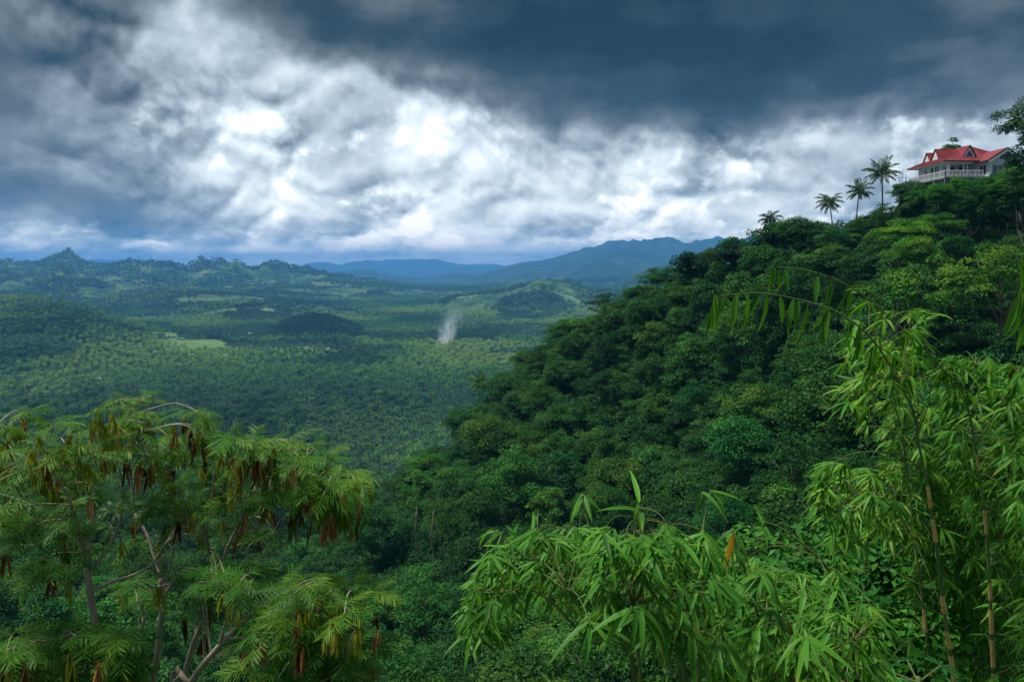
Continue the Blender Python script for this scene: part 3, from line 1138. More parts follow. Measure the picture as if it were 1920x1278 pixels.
def zone(x, y, u, v):
    sky = np.interp(u, [700, 760, 820, 880, 940, 1000, 1060, 1120, 1190, 1270, 1330, 1380, 1450, 1540, 1600, 1720, 1920],
                    [895, 855, 800, 740, 695, 665, 632, 590, 546, 514, 488, 460, 432, 388, 366, 358, 360])
    if u < 690 and y > 150:
        return 'left_far'
    if u < 690:
        return 'left'
    if v - sky < 45 and y > 110:
        return 'skyline'
    if v < 560 and u > 1350:
        return 'upper'
    if v > 960 or y < 75:
        return 'ravine' if u < 1000 else ('ravine_mid' if u < 1480 else 'ravine_right')
    if u < 1080:
        return 'shoulder'
    return 'flank' if u < 1330 else ('flank_mid' if u < 1600 else 'flank_right')


ZONE_TEXT = {
    'left_far': ('tree among the coconut palms beyond the podded trees at lower left', 'broadleaf trees between the near palms'),
    'left': ('tree on the slope seen behind the podded feathery trees at left', 'trees on the slope behind the feathery trees'),
    'skyline': ('tree on the skyline of the wooded spur', 'trees along the spur skyline'),
    'upper': ('tree on the upper spur below the red-roofed house', 'trees on the upper spur'),
    'ravine': ('tree low in the ravine between the podded trees and the bamboo', 'trees low in the ravine'),
    'ravine_mid': ('tree in the shade directly behind the low bamboo', 'trees behind the low bamboo'),
    'ravine_right': ('tree in the shade behind the tall bamboo culms', 'trees behind the tall bamboo'),
    'shoulder': ('tree on the lower shoulder of the spur above the plain', 'trees on the lower shoulder of the spur'),
    'flank': ('tree on the left part of the wooded flank', 'trees on the left flank of the spur'),
    'flank_mid': ('tree on the wooded flank below the arching bamboo tip', 'trees on the flank below the bamboo tip'),
    'flank_right': ('tree on the wooded flank behind the leafy bamboo tops', 'trees on the flank behind the bamboo tops'),
}


def plant_forest():
    r = np.random.default_rng(5)
    for (x, y, u, v) in FOREST:
        zn = zone(x, y, u, v)
        if zn == 'left_far':
            pr = [0.25, 0.25, 0.05, 0.1, 0.15, 0.1, 0.1, 0.0]
        elif zn in ('upper', 'skyline'):
            pr = [0.24, 0.16, 0.20, 0.03, 0.16, 0.06, 0.03, 0.12]
        else:
            pr = [0.16, 0.16, 0.08, 0.24, 0.11, 0.06, 0.13, 0.06]
        i = int(r.choice(8, p=pr))
        z = gz(x, y)
        sc = float(np.clip(r.normal(1.02, 0.18), 0.65, 1.4))
        if zn == 'skyline':
            sc = float(r.uniform(0.78, 1.08))
        if hyp(x - HOUSE_C.x, y - HOUSE_C.y) < 19:
            sc = 0.72
        b = float(np.clip(r.normal(0.84, 0.22), 0.45, 1.4))
        warm = float(np.clip(r.normal(0.06, 0.22), -0.25, 0.6))
        tint = (b * (1 + warm), b, b * (1 - warm * 0.8))
        txt, grp = ZONE_TEXT[zn]
        word = CROWNS[i][2]
        cw = 'dark green' if b < 0.88 else ('bright green' if b > 1.08 else 'mid green')
        if zn == 'left_far' and r.random() < 0.55:
            k = int(r.integers(4))
            place_palm(k, (x, y, z), float(r.uniform(0, 6.28)), float(r.uniform(0.85, 1.1)),
                       'grey-green coconut palm on the slope behind the podded feathery trees', 'coconut palms behind the feathery trees', tint)
            continue
        place_tree(i, (x, y, z), float(r.uniform(0, 6.28)), sc, f'{cw} {word} {txt}', f'{cw} {word} {grp}', tint, zs=float(r.uniform(0.85, 1.2)), xs=float(r.uniform(0.82, 1.2)))


def hyp(a, b):
    return math.hypot(a, b)


plant_forest()


def snag(u, v0, v1, Y, label):
    """dead pale trunk standing out of the canopy"""
    a, b = P(u, v1, Y), P(u + rnd.uniform(-8, 8), v0, Y)
    a.z = min(a.z, gz(a.x, a.y))
    t = empty('dead_tree', a)
    tag(t, label, 'tree')
    q = b - a
    MB().tube([(0, 0, -0.5), q * 0.35 + Vector((0.5, 0, 0)), q * 0.7 + Vector((-0.25, 0, 0)), q], [0.16, 0.13, 0.10, 0.05], 7).obj('trunk', M['bark_palm'], t, smooth=True)
    for k in range(4):
        s = q * rnd.uniform(0.6, 0.95)
        MB().tube([s, s + Vector((rnd.uniform(-1, 1), rnd.uniform(-1, 1), rnd.uniform(0.5, 1.4)))], [0.07, 0.02], 5).obj('branch', M['bark_palm'], t)


snag(782, 948, 985, 122, 'pale dead trunk, left of the pair, on the lower spur')
snag(806, 954, 995, 120, 'pale dead trunk, right of the pair, on the lower spur')
snag(1010, 960, 1000, 96, 'leaning bare trunk under the large round-headed tree')

# a few trees that stand out
for (u, v, Y, i, sc, tint, lab) in [
    (1690, 436, 112, 2, 0.85, (3.4, 2.0, 0.9), 'yellow-green layered tree glowing in the middle of the dark upper spur'),
    (1750, 420, 114, 2, 0.62, (2.6, 1.7, 0.9), 'pale green thin-stemmed tree with flat tiers right of the yellow-green one'),
    (1700, 482, 104, 0, 0.72, (1.7, 1.35, 0.9), 'fresh green bushy tree just under the yellow-green layered tree'),
    (970, 905, 122, 1, 1.45, (0.95, 1.05, 1.05), 'large round-headed tree on the lower shoulder of the spur'),
    (800, 880, 160, 0, 1.0, (1.6, 1.35, 0.9), 'light green domed tree at the lower left end of the spur'),
    (700, 990, 130, 1, 1.2, (0.8, 0.95, 1.0), 'dark round tree standing right of the podded branches'),
    (640, 950, 165, 0, 0.9, (1.3, 1.2, 0.9), 'mid green bushy tree below the rightmost podded branches'),
    (1875, 520, 84, 4, 1.1, (1.5, 1.15, 0.8), 'olive green open tree at the right edge under the house'),
    (1690, 565, 92, 4, 1.25, (1.5, 1.2, 0.85), 'olive leafy tree behind the arching bamboo tip'),
]:
    place_tree_at(i, P(u, v, Y), rnd.uniform(0, 6.28), sc, lab, tint)


def crown_palm(u, v, Y, sc, i, rz, label, tint=(1, 1, 1)):
    """a palm whose crown centre is seen at (u, v), with its foot on the ground below"""
    c = P(u, v, Y)
    cm, sm, top = PALMS[i]
    t = empty('coconut_palm', (0, 0, 0), rz, sc)
    off = Matrix.Rotation(rz, 3, 'Z') @ Vector((top.x, top.y, 0)) * sc
    foot = c - off
    foot.z = gz(foot.x, foot.y) - 0.3
    t.location = foot
    tag(t, label, 'palm tree', 'coconut palms on the spur')
    k = (c.z - foot.z) / sc / top.z
    mesh_obj('trunk', sm, t, scale=(1.0, 1.0, k))
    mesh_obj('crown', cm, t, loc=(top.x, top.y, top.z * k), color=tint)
    return t


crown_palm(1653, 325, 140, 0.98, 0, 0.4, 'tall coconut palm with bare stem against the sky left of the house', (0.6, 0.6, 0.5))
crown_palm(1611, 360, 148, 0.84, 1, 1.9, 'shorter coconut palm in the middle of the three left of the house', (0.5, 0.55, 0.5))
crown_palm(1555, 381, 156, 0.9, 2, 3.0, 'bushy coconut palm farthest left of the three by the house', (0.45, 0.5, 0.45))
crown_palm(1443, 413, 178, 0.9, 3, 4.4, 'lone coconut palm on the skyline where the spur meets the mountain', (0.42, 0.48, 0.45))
crown_palm(1049, 626, 223, 0.95, 1, 0.9, 'yellowish coconut palm on the lower skyline of the spur', (1.7, 1.25, 0.7))
crown_palm(1107, 600, 230, 0.8, 2, 2.2, 'small dark coconut palm half hidden behind the spur crest', (0.9, 0.9, 0.8))
crown_palm(900, 720, 198, 1.12, 0, 5.1, 'drooping coconut palm at the left foot of the spur', (1.0, 0.95, 0.75))
crown_palm(938, 726, 196, 0.7, 3, 3.6, 'small coconut palm with yellowing fronds on the spur end', (1.8, 1.2, 0.6))
crown_palm(990, 690, 205, 0.85, 1, 2.8, 'pale coconut palm among the dark trees of the lower spur', (1.2, 1.15, 0.9))

# ------------------------------------------------------------------ the plantation on the valley floor
def far_crown(name, seed):
    return crown_mesh(name, seed, rx=4.2, rz=3.2, n_clump=16, leaves=26, leaf=1.0, clump=(1.1, 1.9), mat='leaf_tree_far')


def joined_src(name, parts):
    """one template mesh with several materials (crown over stem) for the mass of far plants"""
    V, F3, F4, T, mi3, mi4, mats = [], [], [], [], [], [], []
    nv = 0
    for me, off in parts:
        n = len(me.vertices)
        co = np.empty(n * 3, np.float32)
        me.vertices.foreach_get('co', co)
        V.append(co.reshape(-1, 3) + np.array(off))
        tn = np.empty(n, np.float32)
        me.attributes['tone'].data.foreach_get('value', tn)
        T.append(tn)
        for p in me.polygons:
            vs = list(p.vertices)
            if len(vs) == 4:
                F4.append([q + nv for q in vs])
                mi4.append(len(mats))
        mats.append(me.materials[0])
        nv += n
    me = np_mesh(name, np.concatenate(V), np.array(F4), tone=np.concatenate(T), mats=mats, mat_idx=mi4)
    return bpy.data.objects.new(name, me)


def scatter(name, pts, rz, sc, idx, srcs, label, cat, shade=None):
    """one mass of plants nobody could count: instances on a cloud of points"""
    me = bpy.data.meshes.new(name)
    me.vertices.add(len(pts))
    me.vertices.foreach_set('co', np.asarray(pts, np.float32).ravel())
    if shade is None:
        shade = np.full(len(pts), 0.5)
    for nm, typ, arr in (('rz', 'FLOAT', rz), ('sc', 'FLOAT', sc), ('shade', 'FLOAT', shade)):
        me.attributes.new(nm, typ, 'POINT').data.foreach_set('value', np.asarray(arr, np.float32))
    me.attributes.new('pick', 'INT', 'POINT').data.foreach_set('value', np.asarray(idx, np.int32))
    o = mesh_obj(name, me)
    tree = bpy.data.node_groups.new(name, 'GeometryNodeTree')
    tree.interface.new_socket('Geometry', in_out='INPUT', socket_type='NodeSocketGeometry')
    tree.interface.new_socket('Geometry', in_out='OUTPUT', socket_type='NodeSocketGeometry')
    N, Lk = tree.nodes, tree.links
    gi, go = N.new('NodeGroupInput'), N.new('NodeGroupOutput')

    def attr(nm, typ):
        a = N.new('GeometryNodeInputNamedAttribute')
        a.data_type = typ
        a.inputs['Name'].default_value = nm
        return a.outputs[0]
    rzc = N.new('ShaderNodeCombineXYZ')
    Lk.new(attr('rz', 'FLOAT'), rzc.inputs[2])
    jn = N.new('GeometryNodeJoinGeometry')
    pick = attr('pick', 'INT')
    for k, src in enumerate(srcs):
        oi = N.new('GeometryNodeObjectInfo')
        oi.inputs['Object'].default_value = src
        oi.inputs['As Instance'].default_value = True
        cmpn = N.new('FunctionNodeCompare')
        cmpn.data_type = 'INT'
        cmpn.operation = 'EQUAL'
        ins = [s for s in cmpn.inputs if s.type == 'INT']
        Lk.new(pick, ins[0])
        ins[1].default_value = k
        ip = N.new('GeometryNodeInstanceOnPoints')
        Lk.new(gi.outputs[0], ip.inputs['Points'])
        Lk.new(cmpn.outputs[0], ip.inputs['Selection'])
        Lk.new(oi.outputs['Geometry'], ip.inputs['Instance'])
        Lk.new(rzc.outputs[0], ip.inputs['Rotation'])
        Lk.new(attr('sc', 'FLOAT'), ip.inputs['Scale'])
        Lk.new(ip.outputs[0], jn.inputs[0])
    Lk.new(jn.outputs[0], go.inputs[0])
    md = o.modifiers.new('scatter', 'NODES')
    md.node_group = tree
    tag(o, label, cat, kind='stuff')
    return o


def build_valley():
    r = np.random.default_rng(9)
    xs, ys, rr = [], [], []
    for (y0, y1, sp) in [(300, 1200, 9.6), (1200, 2200, 10.4), (2200, 3600, 13.5), (3600, 6000, 22.0)]:
        hw = y1 * 0.72
        gx = np.arange(-hw, hw, sp)
        gy = np.arange(y0, y1, sp)
        X, Y = np.meshgrid(gx, gy)
        X = X + (np.arange(len(gy)) % 2)[:, None] * sp * 0.5
        X = (X + r.normal(0, sp * 0.15, X.shape)).ravel()
        Y = (Y + r.normal(0, sp * 0.15, Y.shape)).ravel()
        xs.append(X)
        ys.append(Y)
        rr.append(np.full(X.shape, sp))
    x, y, sp = np.concatenate(xs), np.concatenate(ys), np.concatenate(rr)
    u0 = urow(x, y)
    k = (u0 > -160) & (u0 < 1500) & (y > 300)
    x, y, sp, u0 = x[k], y[k], sp[k], u0[k]
    zv, wh = valley_z(x, y)
    g = ground_z(x, y)
    u, v, dep = proj(x, y, g + 10)
    sky = np.interp(u, [0, 640, 700, 760, 820, 880, 940, 1000, 1060, 1120, 1190, 1270, 1330, 1380, 1450, 1540], [1300, 1000, 915, 872, 812, 750, 706, 676, 642, 600, 556, 524, 498, 470, 442, 398])
    keep = (v < sky + 70) & (v < 1010)
    keep &= field_mask(x, y) < 0.4
    keep &= ~((y < 640) & (hidden(x, y, g + 13, 0.0, 60) > 10))
    # hills keep trees only in patches
    hillk = np.isin(wh, [0, 1, 2, 3, 4, 5, 6, 7])
    patch = fbm(x / 160, y / 160, 4, 63)
    keep &= ~(hillk & (patch < 0.44))
    x, y, sp, u, v, dep, g, wh, hillk, patch = (q[keep] for q in (x, y, sp, u, v, dep, g, wh, hillk, patch))
    # palms on the plain, broadleaf clumps in patches, broadleaf on the hillock and hills
    clump = fbm(x / 120, y / 120, 4, 31)
    leafy = (clump > 0.565) | (wh == 10) | (hillk & (r.random(len(x)) < 0.8)) | (r.random(len(x)) < 0.05)
    sc = r.uniform(0.82, 1.18, len(x)) * np.clip(sp / 9.0, 0.95, 1.7)
    sc = np.where(leafy, sc * r.uniform(0.75, 1.25, len(x)), sc)
    size = sc / dep
    rz = r.uniform(0, 6.28, len(x))
    vis = (u > 5) & (u < 1180) & ((v < sky_lim(u) - 4))
    # the 300 palms that show largest are individuals
    cand = np.where(~leafy & vis)[0]
    order = cand[np.argsort(-size[cand])][:300]
    for q in order:
        br = float(r.uniform(0.8, 1.2))
        hue = 'pale' if br > 1.07 else ('dark' if br < 0.93 else 'grey-green')
        row = 'nearest' if dep[q] < 690 else ('near' if dep[q] < 790 else 'farther')
        where = ('left' if u[q] < 330 else ('middle' if u[q] < 640 else ('right' if u[q] < 740 else 'spur')))
        txt = hue + ' coconut palm in the ' + row + ' plantation rows ' + {
            'left': 'above the leftmost podded tree', 'middle': 'above the middle podded branches',
            'right': 'just right of the rightmost podded branches', 'spur': 'against the foot of the spur'}[where]
        where = f'{hue}, {row} rows, {where}'
        place_palm(int(r.integers(4)), (x[q], y[q], g[q]), float(rz[q]), float(sc[q]), txt, f'nearest plantation palms, {where}',
                   tuple(br * np.array([1, 1, 1])))
    cand = np.where(leafy & vis & (wh != 10))[0]
    order2 = cand[np.argsort(-size[cand])][:60]
    for q in order2:
        i = int(r.integers(2))
        br = float(r.uniform(0.75, 1.15))
        hue = 'lighter green' if br > 1.02 else ('very dark' if br < 0.87 else 'dark green')
        where = ('above the leftmost podded tree' if u[q] < 330 else ('above the middle podded branches' if u[q] < 640 else 'left of the foot of the spur'))
        size_w = 'large' if sc[q] > 1.1 else 'small'
        place_tree(i, (x[q], y[q], g[q]), float(rz[q]), float(sc[q]), f'{size_w} {hue} broadleaf tree among the plantation palms {where}', f'{size_w} {hue} broadleaf trees in the plantation {where}',
                   tuple(br * np.array([1, 1, 1])), name='broadleaf_tree')
    rest = np.ones(len(x), bool)
    rest[order] = False
    rest[order2] = False
    far_p = [palm_crown('palm_crown_far', 90 + i, n=13 + i, ln=4.1, leaflets=9, wide=3.4, droop=1.0 + 0.1 * i, mat='leaf_palm_far') for i in range(4)]
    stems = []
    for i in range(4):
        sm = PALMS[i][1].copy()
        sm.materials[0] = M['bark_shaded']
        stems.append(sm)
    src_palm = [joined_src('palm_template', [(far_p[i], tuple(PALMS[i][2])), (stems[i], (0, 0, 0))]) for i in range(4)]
    src_tree = [joined_src('tree_template', [(far_crown('far_crown', 100 + i), (0, 0, 5.0)), (TRUNKS[i], (0, 0, 0))]) for i in range(3)]
    # patches of sun and cloud shadow, painted into the plants' leaf colour
    light_patch = fbm(x / 260, y / 420, 3, 12)
    shade = 0.64 + 2.2 * (light_patch - 0.5) + r.normal(0, 0.12, len(x)) + 0.10 * sstep(1500, 2600, y) * (y < 4200) + 0.30 * (wh == 9)  # far strip and palm hill coloured lighter, as if sunlit
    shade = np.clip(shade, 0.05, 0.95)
    a = rest & ~leafy
    pk = r.integers(0, 4, a.sum())
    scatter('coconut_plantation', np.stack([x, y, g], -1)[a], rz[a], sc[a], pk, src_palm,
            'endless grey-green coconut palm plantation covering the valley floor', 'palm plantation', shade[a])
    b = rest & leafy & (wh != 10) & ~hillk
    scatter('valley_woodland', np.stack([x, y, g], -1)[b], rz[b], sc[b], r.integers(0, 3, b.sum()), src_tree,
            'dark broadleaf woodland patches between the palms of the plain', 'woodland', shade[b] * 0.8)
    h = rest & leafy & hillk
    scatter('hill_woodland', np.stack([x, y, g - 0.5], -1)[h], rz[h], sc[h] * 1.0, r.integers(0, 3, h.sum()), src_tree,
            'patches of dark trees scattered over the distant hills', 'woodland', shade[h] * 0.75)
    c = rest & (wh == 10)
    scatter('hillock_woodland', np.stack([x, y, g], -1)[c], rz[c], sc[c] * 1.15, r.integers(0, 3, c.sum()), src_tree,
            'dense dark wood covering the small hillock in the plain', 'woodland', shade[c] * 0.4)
    # orchard rows on the open fields
    n = 0
    P0 = []
    for (cu, cy_, hw, hd) in [(560, 1425, 95, 95), (440, 1425, 70, 70)]:
        for yy in np.arange(cy_ - hd, cy_ + hd, 22):
            for uu in np.arange(cu - hw, cu + hw, 11):
                xx = (uu - CU) / FPX * yy + r.normal(0, 1.5)
                P0.append((xx, yy + r.normal(0, 2.0)))
    P0 = np.array(P0)
    P0 = P0[r.random(len(P0)) < 0.72]
    zz = ground_z(P0[:, 0], P0[:, 1])
    order3 = np.argsort(P0[:, 1])
    for q in order3[:220]:
        t = mesh_obj('orchard_tree', SMALL_CROWN, loc=(P0[q, 0], P0[q, 1], zz[q] + 1.6), rot=(0, 0, float(r.uniform(0, 6.28))), scale=float(r.uniform(0.5, 0.85)), color=(0.8, 0.85, 0.8))
        tag(t, 'small dark round orchard tree in rows on the pale green field', 'tree', 'orchard trees on the pale field')
    for (uu, vv, Yh, w, lab) in [(186, 709, 1050, 9, 'small grey-roofed hut half hidden among the palms at left'), (470, 628, 1760, 12, 'tiny white-roofed shed in front of the wooded hillock'),
                                 (1065, 600, 2150, 9, 'tiny pale-roofed hut among the palms near the spur')]:
        p = P(uu, vv, Yh)
        z = gz(p.x, p.y)
        t = empty('hut', (p.x, p.y, z))
        tag(t, lab, 'hut')
        MB().box((0, 0, 2.2), (w, w * 0.6, 4.4)).obj('wall', M['hut_wall'], t)
        hh = MB()
        hh.slab([(-w * 0.58, -w * 0.4, 4.1), (w * 0.58, -w * 0.4, 4.1), (w * 0.58, 0, 7.0), (-w * 0.58, 0, 7.0)], 0.2)
        hh.slab([(w * 0.58, w * 0.4, 4.1), (-w * 0.58, w * 0.4, 4.1), (-w * 0.58, 0, 7.02), (w * 0.58, 0, 7.02)], 0.2)
        hh.obj('roof', M['hut_roof'], t)
        MB().box((w * 0.15, -w * 0.3 - 0.05, 1.3), (1.3, 0.08, 2.4)).obj('door', M['bark_shaded'], t)
    print('valley', a.sum(), b.sum(), h.sum(), c.sum(), len(order), 'near size', dep[order].min() if len(order) else 0, dep[order].max() if len(order) else 0)


def sky_lim(u):
    """row above which the plain is not hidden by the podded trees in front"""
    return np.interp(u, [0, 100, 250, 300, 400, 520, 640, 680, 800, 1000, 1200], [775, 770, 725, 735, 760, 820, 845, 870, 800, 660, 540])


plain_mat('hut_wall', (0.30, 0.29, 0.27))
plain_mat('hut_roof', (0.42, 0.44, 0.46), 0.5)
SMALL_CROWN = crown_mesh('orchard_crown', 200, rx=4.2, rz=3.4, n_clump=18, leaves=36, leaf=0.8, clump=(1.0, 1.7), mat='leaf_far')
build_valley()

# ------------------------------------------------------------------ undergrowth that closes the gaps between the trees
def build_undergrowth():
    r = np.random.default_rng(17)
    n = 52000
    x, y = r.uniform(-200, 200, n), r.uniform(16, 340, n)
    g = ground_z(x, y)
    u, v, dep = proj(x, y, g + 2)
    ok = (u > -80) & (u < 2010) & (v < 1400) & ~((np.abs(x - 75.4) < 7.2) & (y > 128.3) & (y < 144))
    c = canopy_lookup(x, y)
    ok &= hidden(x, y, c + 2.0, 3.0) < 1.0
    ok &= (r.random(n) < 0.62) | (y < 60)
    ok &= ~((u < 640) & (y > 200) & (r.random(n) < 0.6))
    x, y, g = x[ok], y[ok], g[ok]
    sc = r.uniform(0.35, 0.95, len(x)) * np.clip(y / 70, 0.45, 1.0)
    up = r.uniform(0.0, 6.0, len(x)) * np.clip((y - 30) / 60, 0.1, 1.0)
    nearh = np.hypot(x - 75.4, y - 134) < 16
    up = np.where(nearh, up * 0.12, up)
    sc = np.where(nearh, np.clip(sc, 0.4, 0.62), sc)
    # thick shrubs on the steep bank under the terrace
    hx, hy = r.uniform(62, 90, 1400), r.uniform(112, 129.3, 1400)
    x, y = np.concatenate([x, hx]), np.concatenate([y, hy])
    g = np.concatenate([g, ground_z(hx, hy)])
    sc = np.concatenate([sc, r.uniform(0.3, 0.6, 1400)])
    up = np.concatenate([up, r.uniform(0.0, 1.6, 1400) * sstep(129.5, 125.0, hy)])
    src = []
    for i in range(4):
        me = crown_mesh('bush_template', 300 + i, rx=3.0, rz=2.6, n_clump=18, leaves=70, leaf=0.4, clump=(0.7, 1.3), flat=0.8, mat='leaf_shrub', low=-0.2)
        src.append(bpy.data.objects.new('bush_template', me))
    print('undergrowth', len(x))
    scatter('undergrowth', np.stack([x, y, g + up], -1), r.uniform(0, 6.28, len(x)), sc, r.integers(0, 4, len(x)), src,
            'dense shrubs and creepers filling the gaps under the forest trees', 'undergrowth')


build_undergrowth()

# ------------------------------------------------------------------ the white house with the red roof
plain_mat('house_white', (0.66, 0.68, 0.70), 0.7, 0.3, 0.10, 1.2)
plain_mat('house_trim', (0.74, 0.75, 0.76), 0.6, 0.3, 0.06, 2.0)
plain_mat('house_concrete', (0.22, 0.23, 0.24), 0.9, 0.2, 0.45, 1.6, bmp=0.4)
plain_mat('house_dark', (0.035, 0.035, 0.04), 0.8, 0.2, 0.3, 2.0)
plain_mat('house_glass', (0.02, 0.03, 0.04), 0.08, 0.6, 0.2, 0.5)
plain_mat('house_metal', (0.35, 0.36, 0.38), 0.5, 0.5, 0.2, 3.0)


def roof_mat():
    m, g = new_mat('house_roof')
    tc = g.node('ShaderNodeTexCoord').outputs['Object']
    n = g.noise(tc, 0.9, 6, 0.6)
    col = g.ramp(n, [(0.3, (0.14, 0.014, 0.018)), (0.55, (0.22, 0.024, 0.028)), (0.75, (0.27, 0.048, 0.048))])
    finish(g, principled(g, col, 0.45, 0.4, normal=bump(g, n, 0.2, 0.02)))


roof_mat()


def build_house():
    H = empty('house', (75.6, 136.5, 12.3))
    tag(H, 'white hilltop house with red metal roof, dormers and a railed terrace', 'house')
    ox, oy, oz = H.location

    def W(x, y, z):
        return (x - ox, y - oy, z - oz)

    def box(name, x0, x1, y0, y1, z0, z1, mat, parent=H):
        return MB().box(W((x0 + x1) / 2, (y0 + y1) / 2, (z0 + z1) / 2), (x1 - x0, y1 - y0, z1 - z0)).obj(name, M[mat], parent)
    FZ, EZ = 14.25, 16.95                     # floor and eaves
    # raised terrace: slab, retaining wall of upright concrete slabs, posts
    deck = box('terrace', 69.0, 82.0, 130.0, 142.5, FZ - 0.25, FZ, 'house_concrete')
    for k in range(15):
        x = 69.4 + k * 0.84
        if x > 76.4:
            break
        box('wall_slab', x, x + 0.74, 130.55 + 0.06 * (k % 3), 130.8 + 0.06 * (k % 3), 11.0, FZ - 0.27, 'house_concrete')
    for k in range(11):
        y = 131.3 + k * 0.98
        box('wall_slab', 69.5 + 0.05 * (k % 2), 69.75 + 0.05 * (k % 2), y, y + 0.86, 11.0, FZ - 0.27, 'house_concrete')
    box('foundation', 70.4, 80.8, 131.8, 142.0, 11.0, FZ - 0.26, 'house_concrete')
    for x, y in ((69.15, 130.15), (71.6, 130.12), (74.2, 130.12), (76.2, 130.12), (69.15, 133.5), (69.15, 137.5), (69.15, 141.8)):
        box('post', x - 0.11, x + 0.11, y - 0.11, y + 0.11, 10.8, FZ - 0.26, 'house_concrete')
    # main walls (built around the openings)
    def wall_x(y, x0, x1, z0, z1, holes, th=0.16, name='wall'):
        """wall facing the viewer with rectangular holes (x0, x1, z0, z1)"""
        b = MB()
        xs = sorted({x0, x1} | {q for h in holes for q in h[:2]})
        for i in range(len(xs) - 1):
            a, c = xs[i], xs[i + 1]
            hs = [h for h in holes if h[0] <= a + 1e-6 and h[1] >= c - 1e-6]
            if hs:
                h = hs[0]
                if h[2] > z0:
                    b.box(W((a + c) / 2, y, (z0 + h[2]) / 2), (c - a, th, h[2] - z0))
                if h[3] < z1:
                    b.box(W((a + c) / 2, y, (h[3] + z1) / 2), (c - a, th, z1 - h[3]))
            else:
                b.box(W((a + c) / 2, y, (z0 + z1) / 2), (c - a, th, z1 - z0))
        return b.obj(name, M['house_white'], H)

    def wall_y(x, y0, y1, z0, z1, holes, th=0.16):
        b = MB()
        ys = sorted({y0, y1} | {q for h in holes for q in h[:2]})
        for i in range(len(ys) - 1):
            a, c = ys[i], ys[i + 1]
            hs = [h for h in holes if h[0] <= a + 1e-6 and h[1] >= c - 1e-6]
            if hs:
                h = hs[0]
                if h[2] > z0:
                    b.box(W(x, (a + c) / 2, (z0 + h[2]) / 2), (th, c - a, h[2] - z0))
                if h[3] < z1:
                    b.box(W(x, (a + c) / 2, (h[3] + z1) / 2), (th, c - a, z1 - h[3]))
            else:
                b.box(W(x, (a + c) / 2, (z0 + z1) / 2), (th, c - a, z1 - z0))
        return b.obj('wall', M['house_white'], H)

    def win_x(y, x0, x1, z0, z1, n=2, rows=1, name='window'):
        f = MB()
        for k in range(n + 1):
            x = x0 + (x1 - x0) * k / n
            f.box(W(x, y, (z0 + z1) / 2), (0.08, 0.1, z1 - z0))
        for k in range(rows + 1):
            f.box(W((x0 + x1) / 2, y - 0.003, z0 + (z1 - z0) * k / rows), (x1 - x0, 0.09, 0.07))
        o = f.obj(name, M['house_trim'], H)
        for k in range(n):
            a, c = x0 + (x1 - x0) * k / n, x0 + (x1 - x0) * (k + 1) / n
            MB().box(W((a + c) / 2, y + 0.02, (z0 + z1) / 2), (c - a - 0.06, 0.02, z1 - z0 - 0.04)).obj('pane', M['house_glass'], o)

    def win_y(x, y0, y1, z0, z1, n=2):
        f = MB()
        for k in range(n + 1):
            y = y0 + (y1 - y0) * k / n
            f.box(W(x, y, (z0 + z1) / 2), (0.1, 0.08, z1 - z0))
        for z in (z0, z1):
            f.box(W(x - 0.003, (y0 + y1) / 2, z), (0.09, y1 - y0, 0.07))
        o = f.obj('window', M['house_trim'], H)
        for k in range(n):
            a, c = y0 + (y1 - y0) * k / n, y0 + (y1 - y0) * (k + 1) / n
            MB().box(W(x + 0.02, (a + c) / 2, (z0 + z1) / 2), (0.02, c - a - 0.06, z1 - z0 - 0.04)).obj('pane', M['house_glass'], o)
    # left wall, with the open corner porch at its front end
    wall_y(70.6, 134.4, 141.4, FZ, EZ, [(138.6, 139.4, FZ + 0.9, FZ + 2.1), (136.6, 137.4, FZ + 0.2, FZ + 2.2), (134.7, 136.2, FZ + 0.5, FZ + 2.3)])
    win_y(70.6, 138.6, 139.4, FZ + 0.9, FZ + 2.1)
    win_y(70.6, 134.7, 136.2, FZ + 0.5, FZ + 2.3)
    door = MB().box(W(70.62, 137.0, FZ + 1.2), (0.06, 0.78, 1.96)).obj('door', M['house_dark'], H)
    MB().box(W(70.57, 136.75, FZ + 1.15), (0.05, 0.05, 0.16)).obj('handle', M['house_metal'], door)
    # porch back wall and front openings
    wall_x(134.3, 70.52, 75.4, FZ, EZ, [(71.2, 72.8, FZ + 0.8, FZ + 2.1), (73.5, 74.4, FZ, FZ + 2.1)])
    win_x(134.3, 71.2, 72.8, FZ + 0.8, FZ + 2.1, 2)
    d2 = MB().box(W(73.95, 134.32, FZ + 1.05), (0.88, 0.06, 2.06)).obj('door', M['house_dark'], H)
    MB().box(W(74.25, 134.26, FZ + 1.05), (0.05, 0.05, 0.16)).obj('handle', M['house_metal'], d2)
    # beams and columns of the porch
    MB().box(W(72.95, 132.0, EZ - 0.28), (4.9, 0.2, 0.42)).obj('beam', M['house_trim'], H)
    MB().box(W(70.55, 133.2, EZ - 0.28), (0.2, 2.2, 0.42)).obj('beam', M['house_trim'], H)
    for x, y, w in ((70.55, 132.0, 0.42), (73.0, 132.0, 0.16), (73.6, 132.0, 0.14), (75.2, 132.0, 0.16)):
        MB().box(W(x, y, (FZ + EZ - 0.49) / 2), (w, w, EZ - 0.49 - FZ)).obj('column', M['house_trim'], H)
    # gabled wing that comes forward on the right
    wall_x(129.0, 75.45, 79.75, 12.0, 16.7, [(75.9, 79.4, FZ + 0.15, FZ + 1.75)])
    win_x(129.0, 75.9, 79.4, FZ + 0.15, FZ + 1.75, 4, 1)
    wall_y(75.45, 129.1, 134.2, 12.0, 16.7, [(129.8, 131.6, FZ + 0.35, FZ + 1.9)])
    win_y(75.45, 129.8, 131.6, FZ + 0.35, FZ + 1.9, 2)
